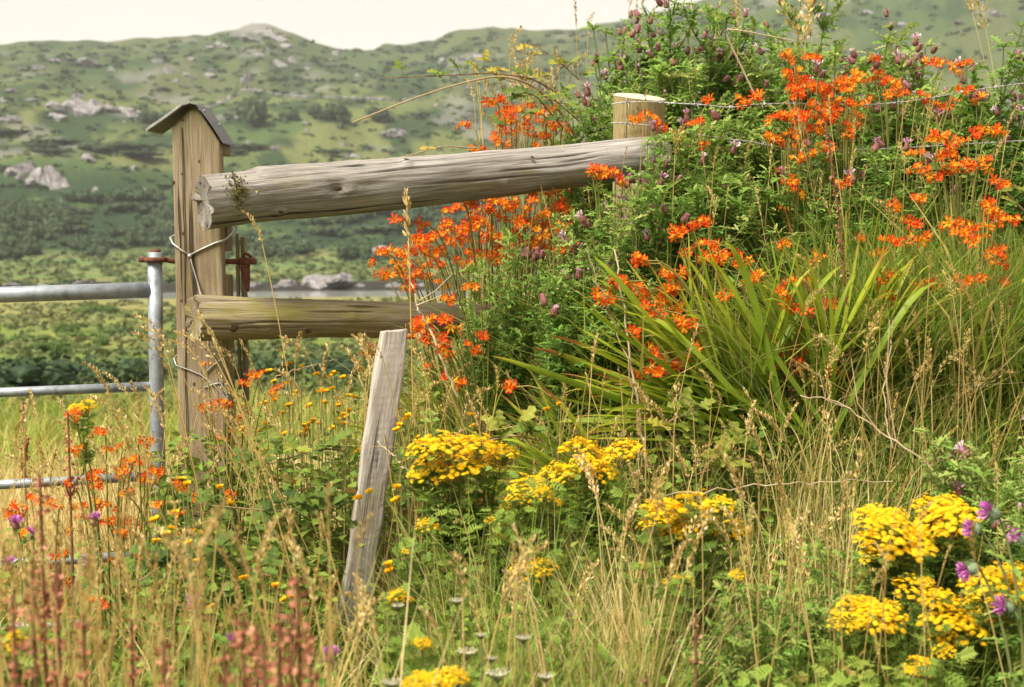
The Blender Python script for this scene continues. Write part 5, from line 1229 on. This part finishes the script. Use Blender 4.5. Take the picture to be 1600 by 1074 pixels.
stalk(1540, 45, 5.5, 'dry arching grass with a wide plume at the top right', None, base=1600, hl=.30, v=4, tint=.7)
stalk(1520, 22, 5.6, 'dry grass with a hooked tip above the wide plume at the top right', None, base=1590, hl=.22, v=3, tint=.7)

# --- the many fine seed heads nobody could count
fnb = NB()
HT = [(np.concatenate(h.V), [np.concatenate([f for f in h.F if f.shape[1] == k]) for k in (3, 4) if any(f.shape[1] == k for f in h.F)], np.concatenate(h.T) * 0 + .5) for h in HEADNB]
def fine_heads(n, px, py, Yr, hl, tint=.1):
    for k in range(n):
        Y = R.uniform(*Yr); t = P(R.uniform(*px), R.uniform(*py), Y); bx = t.x + R.uniform(-.18, .18); g = gz(bx, Y)
        if t.z - g < .15 or t.z - g > 1.15: continue
        C = bez((bx, Y, g), (bx * .6 + t.x * .4, Y, g + (t.z - g) * .6), t, 7); tube(fnb, C, .0012, 3, .5 + R.uniform(-.2, .2), cap=False); d = C[-1] - C[-3]
        inst(fnb, tuple([HT[k % 6][0][:, [2, 1, 0]] * np.array([1, -1, 1]), HT[k % 6][1], HT[k % 6][2]]), [C[-1]], [d], [[R.uniform(-1, 1), R.uniform(-1, 1), .1]], R.uniform(*hl), R.uniform(-.25, .35))
fine_heads(90, (-60, 560), (840, 1070), (1.8, 2.7), (.05, .10))
fine_heads(40, (-60, 420), (640, 800), (3.6, 4.4), (.06, .12))
fine_heads(80, (640, 1300), (600, 780), (3.7, 4.3), (.04, .09))
fine_heads(80, (1250, 1660), (420, 740), (3.9, 4.7), (.06, .12))
fine_heads(60, (860, 1650), (760, 1040), (2.6, 3.3), (.04, .09))
fine_heads(90, (740, 1650), (180, 460), (4.6, 5.3), (.06, .12))
tag(link('seeding_grass', fnb.mesh('seeding_grass', m_straw)), 'fine straw seed heads of grass scattered over the verge and bank', kind='stuff')

# --- docks and brown seed spikes
def dock(px, pt, pb, Y, w, label, mat=None, lean=0, group='rusty dock spikes in the foreground', cat='dock', br=5, leafy=True):
    top = P(px, pt, Y); g = gz(top.x - lean, Y); H = top.z - g; hb = max(.05, P(px, pb, Y).z - g); rt = root('dock', (top.x - lean, Y, g), label, cat, group); st, sd = NB(), NB(); mat = mat or m_dock
    C = bez((0, 0, 0), (0, 0, H * .5), (lean, 0, H), 14); tube(st, C, np.linspace(.006, .0025, 14), 5, .3); ax = [C[int(13 * hb / H):]]
    for k in range(br):
        t = R.uniform(hb / H * .9, .82); i = int(t * 13); p = C[i]; a = R.uniform(0, 6.28); l = (H - hb) * R.uniform(.3, .55); e = p + np.array([math.cos(a) * w * 1.4, math.sin(a) * w * 1.4, l]); Cb = bez(p, p + np.array([math.cos(a) * w * .9, math.sin(a) * w * .9, l * .35]), e, 8); tube(st, Cb, .0022, 4, .4); ax.append(Cb)
    q = (np.array([[0, 0, 0], [.6, -.5, .1], [1.1, 0, 0], [.6, .5, .1]]), [np.array([[0, 1, 2, 3]])], np.zeros(4))
    for j, C_ in enumerate(ax):
        L = np.linalg.norm(np.diff(C_, axis=0), axis=1).sum(); n = int(L / .0016); t = rng.random(n) * (len(C_) - 1.01); i = t.astype(int); f = (t - i)[:, None]; O = C_[i] * (1 - f) + C_[i + 1] * f
        cl = .5 + .5 * np.sin(t / (len(C_) - 1) * L / .024 * 2 * math.pi); k_ = cl > rng.random(n) * .8; O, t = O[k_], t[k_]; n = len(O)
        D = rdir(n, -.7, .6); rad = w * (.5 if j else .62) * np.clip(1.15 - t / len(C_), .25, 1); inst(sd, q, O + D * (rad * rng.random(n) ** .7)[:, None], D, rdir(n, -1, 1), rng.uniform(.006, .011, n), np.clip(.5 + .25 * rng.standard_normal(n), 0, 1))
    part('stem', st.mesh('stem', m_fig), rt); part('seed_head', sd.mesh('seed_head', mat), rt)['kind'] = 'stuff'
    return rt
dock(62, 742, 900, 2.3, .022, 'tall reddish dock spike at the left edge in front of the third gate bar', br=6)
dock(106, 645, 705, 3.6, .014, 'dark red dock spike between the second and third gate bars', br=3)
dock(36, 628, 690, 5.0, .014, 'brown dock spike behind the gate near the left edge', br=3)
dock(465, 902, 1040, 1.75, .017, 'blurred pink brown dock spike at the bottom, tallest of the group left of centre', br=4)
dock(436, 945, 1070, 1.75, .016, 'blurred pink brown dock spike just left of the tallest one at the bottom', br=3)
dock(380, 955, 1070, 1.72, .016, 'blurred pink brown dock spike at the bottom, leftmost of the group', br=3)
dock(412, 1000, 1080, 1.7, .015, 'short blurred dock spike at the bottom between its taller neighbours', br=3)
dock(50, 890, 1010, 1.9, .017, 'blurred brown dock spike low at the left edge', br=3)
for px_, pt_, lb_ in [(455, 960, 'blurred pink dock spike overlapping the tallest one at the bottom'), (400, 975, 'blurred pink dock spike right of the leftmost one at the bottom'), (485, 985, 'short blurred pink dock spike right of the tallest one at the bottom'), (350, 1010, 'short blurred rusty dock spike at the bottom, left of the pink group')]:
    dock(px_, pt_, 1075, 1.75 + R.uniform(-.08, .08), .014, lb_, br=3)
for px_, pt_, Y_, lb_ in [(88, 880, 2.0, 'rusty dock spike right of the low one at the left edge'), (20, 930, 1.8, 'blurred rusty dock spike at the very left edge near the bottom'), (130, 960, 1.9, 'rusty dock spike standing alone in the straw at the bottom left'), (255, 1000, 1.8, 'short rusty dock spike between the dark one and the pink group')]:
    dock(px_, pt_, 1080, Y_, .015, lb_, br=4)
dock(205, 968, 1050, 2.3, .012, 'dark brown dock spike near the bottom left', br=2)
dock(1290, 190, 640, 4.22, .020, 'tall brown seed spike standing up through the middle of the right bank', m_fig, lean=-.10, group=None, cat='seed spike', br=0)
dock(1238, 560, 620, 4.15, .012, 'short dark seed spike left of the tall brown one', m_fig, group=None, cat='seed spike', br=0)
dock(1088, 960, 1040, 2.7, .010, 'purple brown seed spike at the bottom right of centre', m_fig, group=None, cat='seed spike', br=0)
dock(1010, 1050, 1074, 2.5, .010, 'dark seed spike at the bottom edge', m_fig, group=None, cat='seed spike', br=0)

# --- white umbels
def umbel(px, py, hw_, Y, label):
    t = P(px, py, Y); bx = t.x + R.uniform(-.06, .06); g = gz(bx, Y); rt = root('wild_carrot', (bx, Y, g), label, 'wild carrot', 'cream umbels in the foreground'); t = t - Vector((bx, Y, g)); r = size_at(hw_, Y); st, fl = NB(), NB()
    base = t - Vector((0, 0, r * .8)); tube(st, bez((0, 0, 0), (t.x * .2, 0, t.z * .5), base, 8), .0022, 5, .4); n = 26
    for k in range(n):
        q = math.sqrt((k + .5) / n); a = k * 2.4; e = np.array(t) + r * np.array([q * math.cos(a), q * math.sin(a), .16 * q * q - .05]); tube(st, bez(base, np.array(base) + (e - np.array(base)) * .5 + np.array([.2 * (e - np.array(t))[0], .2 * (e - np.array(t))[1], -.1 * r]), e, 4), .0008, 3, .5, cap=False)
        m = 9; dd = rdir(m, 0, .3); inst(fl, OVAL, e + dd * r * .12 * rng.random((m, 1)), rdir(m, -.1, .3), np.tile([0, 0, 1.0], (m, 1)) + .3 * rdir(m, -1, 1), r * rng.uniform(.10, .16, m), .6 + .3 * rng.standard_normal(m))
    part('stem', st.mesh('stem', m_tstem), rt); part('umbel', fl.mesh('umbel', m_white), rt)
for px, py, w_, Y, lb in [(714, 938, 12, 2.75, 'small cream umbel just right of the stake foot'), (730, 1018, 17, 2.5, 'dull pinkish umbel, widest of the upper cream ones'), (818, 996, 13, 2.55, 'cupped cream umbel right of the pinkish one'), (752, 992, 9, 2.6, 'small white umbel between the pinkish and the cupped one'),
                         (768, 1028, 9, 2.5, 'small white umbel under the gap between the pinkish and the cupped one'), (778, 1052, 19, 2.4, 'broad flat white umbel near the bottom edge'), (853, 1056, 14, 2.4, 'flat white umbel at the bottom edge, rightmost'), (622, 946, 11, 2.8, 'cream umbel under the round blurred ragwort head'),
                         (612, 1066, 16, 2.3, 'pale umbel at the bottom edge left of the yellow heads')]: umbel(px, py, w_, Y, lb)

# --- knapweed (small purple) and the spear thistle at the right edge
def tufted(name, heads, Y, base_px, label, cat, bulb, group=None, big=1.0):
    b = P(base_px, 700, Y); g = gz(b.x, Y); rt = root(name, (b.x, Y, g), label, cat, group); B = Vector((b.x, Y, g)); st, fo = NB(), NB(); q = (np.array([[0, -.05, 0], [1, -.10, 0], [1, .10, 0], [0, .05, 0]]), [np.array([[0, 1, 2, 3]])], np.zeros(4))
    for hx, hy, dx, dz in heads:
        t = P(hx, hy, Y) - B; d = Vector((dx, -.25, dz)).normalized(); L = .022 * big; e = t - d * L
        C = bez((0, 0, 0), (e.x * .5 - d.x * .05, e.y, e.z * .8), e, 10); tube(st, C, np.linspace(.0035, .0022, 10) * big, 5, .4)
        nl = 16; ii = rng.integers(2, 10, nl); inst(fo, LANCE[0], C[ii], rdir(nl, -.1, .7), np.tile([0, 0, 1.0], (nl, 1)), rng.uniform(.025, .06, nl) * big ** .5, .5 + .2 * rng.standard_normal(nl))
        nb = NB(); n = 70; dd = rdir(n, .55, 1); inst(nb, q, np.array([[0, 0, L]]) + np.stack([dd[:, 0], dd[:, 1], dd[:, 0] * 0], 1) * L * .30, dd, rdir(n, -1, 1), L * rng.uniform(.55, .85, n), .4 + .3 * rng.standard_normal(n))
        M = Matrix.Translation(e) @ d.to_track_quat('Z', 'Y').to_matrix().to_4x4()
        fh = part('flower_head', nb.mesh('flower_head', m_purple), rt, M=M); nb = NB()
        zs = np.linspace(0, 1.05, 8); tube(nb, [(0, 0, z * L) for z in zs], L * .46 * np.array([.35, .8, 1, 1.02, .95, .82, .66, .55]), 10, .4)
        n = 60; a = rng.uniform(0, 6.28, n); z = rng.uniform(.05, .85, n); inst(nb, q, np.stack([L * .44 * np.cos(a), L * .44 * np.sin(a), z * L], 1), np.stack([np.cos(a), np.sin(a), .6 * np.ones(n)], 1), rdir(n, -1, 1), L * .35, .7)
        part('bulb', nb.mesh('bulb', bulb), fh)
    part('stem', st.mesh('stem', m_tstem), rt); part('foliage', fo.mesh('foliage', m_thistle), rt)
tufted('spear_thistle', [(1545, 800, -1, .5), (1512, 892, -1, -.25), (1568, 948, -.6, .2)], 2.75, 1625, 'spear thistle leaning in from the right edge with magenta heads on green bulbs', 'thistle', m_bulb, big=1.15)
tufted('spear_thistle', [(1518, 826, -1, .15), (1590, 840, -.7, .5)], 2.85, 1660, 'spear thistle half outside the right edge, its pale bulb nearly closed', 'thistle', m_bulb, big=1.0)
for px, py, Y, lb in [(25, 816, 2.9, 'small purple knapweed beside the red dock at the left edge'), (148, 810, 3.0, 'purple knapweed below the third gate bar'), (52, 832, 2.95, 'faint purple knapweed half behind the red dock spike'), (13, 880, 2.8, 'purple knapweed at the left edge before the fourth gate bar'), (138, 877, 2.9, 'purple knapweed before the end of the fourth gate bar'),
                      (301, 940, 2.6, 'purple knapweed in the dark green left of the stake foot'), (366, 1000, 2.4, 'blurred purple knapweed between the dock spikes'), (516, 1022, 2.4, 'bright purple knapweed at the bottom between the docks and the umbels')]:
    tufted('knapweed', [(px, py, R.uniform(-.2, .2), 1)], Y, px + R.uniform(-10, 30), lb, 'knapweed', m_bud, 'purple knapweeds in the foreground', .8)

# --- bramble canes with leaves
def trifoliate(rt, p, d, s, tint):
    nb = NB(); p = np.array(p); d = Vector(d).normalized(); st = np.array(d) * s * .7; tube(nb, [(0, 0, 0), st], .0012, 3, .5)
    side = d.cross(Vector((0, 0, 1))); side = side.normalized() if side.length > .01 else Vector((1, 0, 0))
    for dd, off in ((d, 1.0), (d * .4 + side, .9), (d * .4 - side, .9)): inst(nb, T_OV2, [st], [dd[:]], [(0.2, -.5, .8)], s * off, tint)
    part('leaf', nb.mesh('leaf', m_bram), rt, loc=p)
T_OV2 = T_lance(3, .40, 5)
def bramble(pts, label, leaves, r=(.005, .002), tint=.4, size=.05, ct=.5):
    K = np.array([P(*p)[:] for p in pts]); n = 26; tt = np.linspace(0, len(K) - 1, n); C = np.stack([np.interp(tt, np.arange(len(K)), K[:, k]) for k in range(3)], 1)
    for _ in range(3): C[1:-1] = (C[:-2] + 2 * C[1:-1] + C[2:]) / 4
    rt = root('bramble', K[0], label, 'bramble', 'bramble canes and sprays'); nb = NB(); tube(nb, C - K[0], np.linspace(r[0], r[1], n), 6, ct)
    for k in range(40):                                                   # prickles
        i = R.randrange(1, n - 1); d = rdir(1, -1, 1)[0] * .008; tube(nb, [C[i] - K[0], C[i] - K[0] + d], [.0012, .0003], 3, ct, cap=False)
    part('cane', nb.mesh('cane', m_cane), rt)
    for k in range(leaves):
        i = int((k + .5) / leaves * (n - 1)); trifoliate(rt, C[i] - K[0], (R.uniform(-1, 1), R.uniform(-.7, .2), R.uniform(-.1, .9)), size * R.uniform(.7, 1.2), tint + R.uniform(-.2, .3))
bramble([(900, 215, 5.5), (870, 165, 5.4), (830, 130, 5.3), (780, 117, 5.2), (720, 130, 5.1), (650, 152, 5.0), (550, 192, 4.9)], 'long bare bramble cane arching out left over the top rail, tip pointing down', 0, (.0055, .003), ct=.65)
bramble([(880, 150, 5.4), (830, 122, 5.35), (770, 114, 5.3), (700, 118, 5.2), (600, 122, 5.1)], 'leafy bramble cane with yellowing tip above the bare arching cane', 11, (.004, .0018), .62, .045, ct=.35)
bramble([(905, 125, 5.5), (870, 92, 5.5), (828, 66, 5.5)], 'short bramble tip with orange yellow leaves against the sky left of the thistles', 5, (.0035, .0018), .85, .045, ct=.3)
bramble([(880, 200, 5.2), (850, 165, 5.15), (838, 150, 5.1), (800, 140, 5.1)], 'dark glossy bramble leaves left of the tall thistles', 6, (.003, .002), .12, .05, ct=.2)
bramble([(905, 190, 5.35), (860, 150, 5.3), (820, 180, 5.25), (780, 215, 5.2)], 'bramble with mixed green and yellow leaves in the tangle above the rail', 10, (.003, .002), .6, .045, ct=.4)
bramble([(890, 100, 5.5), (850, 120, 5.45), (800, 130, 5.4), (740, 100, 5.35)], 'thin bramble spray of small pale leaves at the skyline left of the thistles', 9, (.003, .0015), .7, .038, ct=.4)
bramble([(745, 232, 4.98), (690, 228, 4.9), (640, 243, 4.85), (600, 252, 4.8)], 'dry bramble cane lying along the top of the rail', 1, (.003, .0015), .9, .03, ct=.7)
bramble([(1090, 720, 4.05), (1060, 690, 4.0), (1040, 660, 3.95), (1090, 640, 3.95)], 'low bramble with pinkish and yellow leaves in front of the sword leaf clump', 9, (.003, .0018), .55, .055)
bramble([(1200, 730, 3.95), (1160, 715, 3.95), (1120, 730, 3.9), (1080, 745, 3.9)], 'low bright green bramble leaves right under the largest sword leaf clump', 9, (.003, .0018), .55, .055)
bramble([(1600, 330, 4.9), (1560, 290, 4.85), (1500, 270, 4.8), (1440, 262, 4.75)], 'bramble spray with broad green leaves at the right edge', 9, (.004, .002), .5, .06)
bramble([(1620, 420, 4.9), (1580, 390, 4.85), (1530, 400, 4.8), (1470, 420, 4.75)], 'bramble spray with dark round leaves lower at the right edge', 8, (.004, .002), .3, .06)
bramble([(1180, 150, 5.4), (1130, 45, 5.4), (1160, 48, 5.35), (1240, 64, 5.3)], 'bare brown cane across the tall dark thistles at the skyline', 0, (.004, .002), .5, .05, ct=.7)
bramble([(540, 705, 4.02), (500, 700, 3.98), (440, 720, 3.9), (380, 735, 3.85)], 'bramble leaves in the green left of the leaning stake', 12, (.003, .0018), .42, .05)
bramble([(530, 815, 3.7), (490, 790, 3.7), (440, 800, 3.65), (330, 790, 3.6)], 'dark bramble leaves low left of the leaning stake', 14, (.003, .0018), .25, .05)
bramble([(420, 900, 3.3), (340, 870, 3.3), (260, 880, 3.25), (200, 920, 3.2)], 'blurred dark bramble leaves in the lower left', 14, (.003, .0018), .25, .055)
bramble([(760, 690, 3.95), (800, 680, 3.9), (850, 690, 3.9)], 'bramble leaves between the biggest ragwort crown and the bank', 6, (.003, .0018), .55, .05)

# --- dead sticks
def stick(pts, r, label, twigs=(), ct=.8):
    K = np.array([P(*p)[:] for p in pts]); rt = root('dead_stem', K[0], label, 'dead stem', 'dead stems in the bank'); nb = NB(); tt = np.linspace(0, len(K) - 1, 22); C = np.stack([np.interp(tt, np.arange(len(K)), K[:, k]) for k in range(3)], 1); C[1:-1] += rng.normal(0, .003, (20, 3))
    tube(nb, C - K[0], np.linspace(r, r * .55, 22), 6, np.clip(ct + .12 * np.sin(np.arange(22)), 0, 1)); part('stem', nb.mesh('stem', m_cane), rt)
    for tw in twigs:
        Kt = np.array([P(*p)[:] for p in tw]) - K[0]; nb = NB(); tube(nb, Kt, np.linspace(r * .6, r * .3, len(Kt)), 5, ct); part('twig', nb.mesh('twig', m_cane), rt)
stick([(1012, 730, 4.0), (1000, 660, 4.05), (985, 560, 4.1), (968, 440, 4.2), (960, 390, 4.25)], .0042, 'grey dead stem standing left of the largest sword leaf clump', ct=.7)
stick([(1000, 680, 4.0), (980, 560, 4.1), (935, 440, 4.2), (915, 390, 4.25)], .0026, 'thin orange brown stem beside the grey dead one', ct=.4)
stick([(715, 620, 4.1), (690, 560, 4.1), (665, 500, 4.1), (650, 475, 4.1), (640, 420, 4.12)], .004, 'straw dead stem leaning across the end of the lower rail', [[(655, 470, 4.1), (680, 455, 4.12), (705, 430, 4.15)], [(650, 478, 4.1), (690, 462, 4.1)]], ct=.8)
stick([(1505, 785, 3.6), (1440, 715, 3.65), (1370, 670, 3.7), (1310, 628, 3.75), (1250, 618, 3.8)], .0030, 'pale branching dead stem lying across the grass above the right ragwort', [[(1370, 670, 3.7), (1340, 630, 3.72), (1330, 560, 3.75)], [(1330, 640, 3.74), (1290, 625, 3.74), (1280, 580, 3.75)], [(1400, 690, 3.7), (1385, 600, 3.72), (1390, 500, 3.75)]], ct=.68)
stick([(1395, 700, 3.9), (1380, 610, 3.95), (1392, 540, 4.0), (1395, 500, 4.0)], .0022, 'upright pale dead stalk right of the tall brown seed spike', ct=.68)
stick([(1040, 775, 3.75), (1180, 758, 3.75), (1300, 752, 3.75), (1395, 752, 3.75)], .0022, 'long straw lying flat above the middle ragwort', ct=.75)
stick([(648, 750, 3.85), (620, 715, 3.85), (590, 690, 3.88)], .0025, 'thin dead twig crossing the leaning stake', ct=.9)
stick([(425, 590, 4.1), (470, 575, 4.1), (520, 562, 4.1)], .0022, 'orange straw lying across the green below the lower rail', ct=.5)
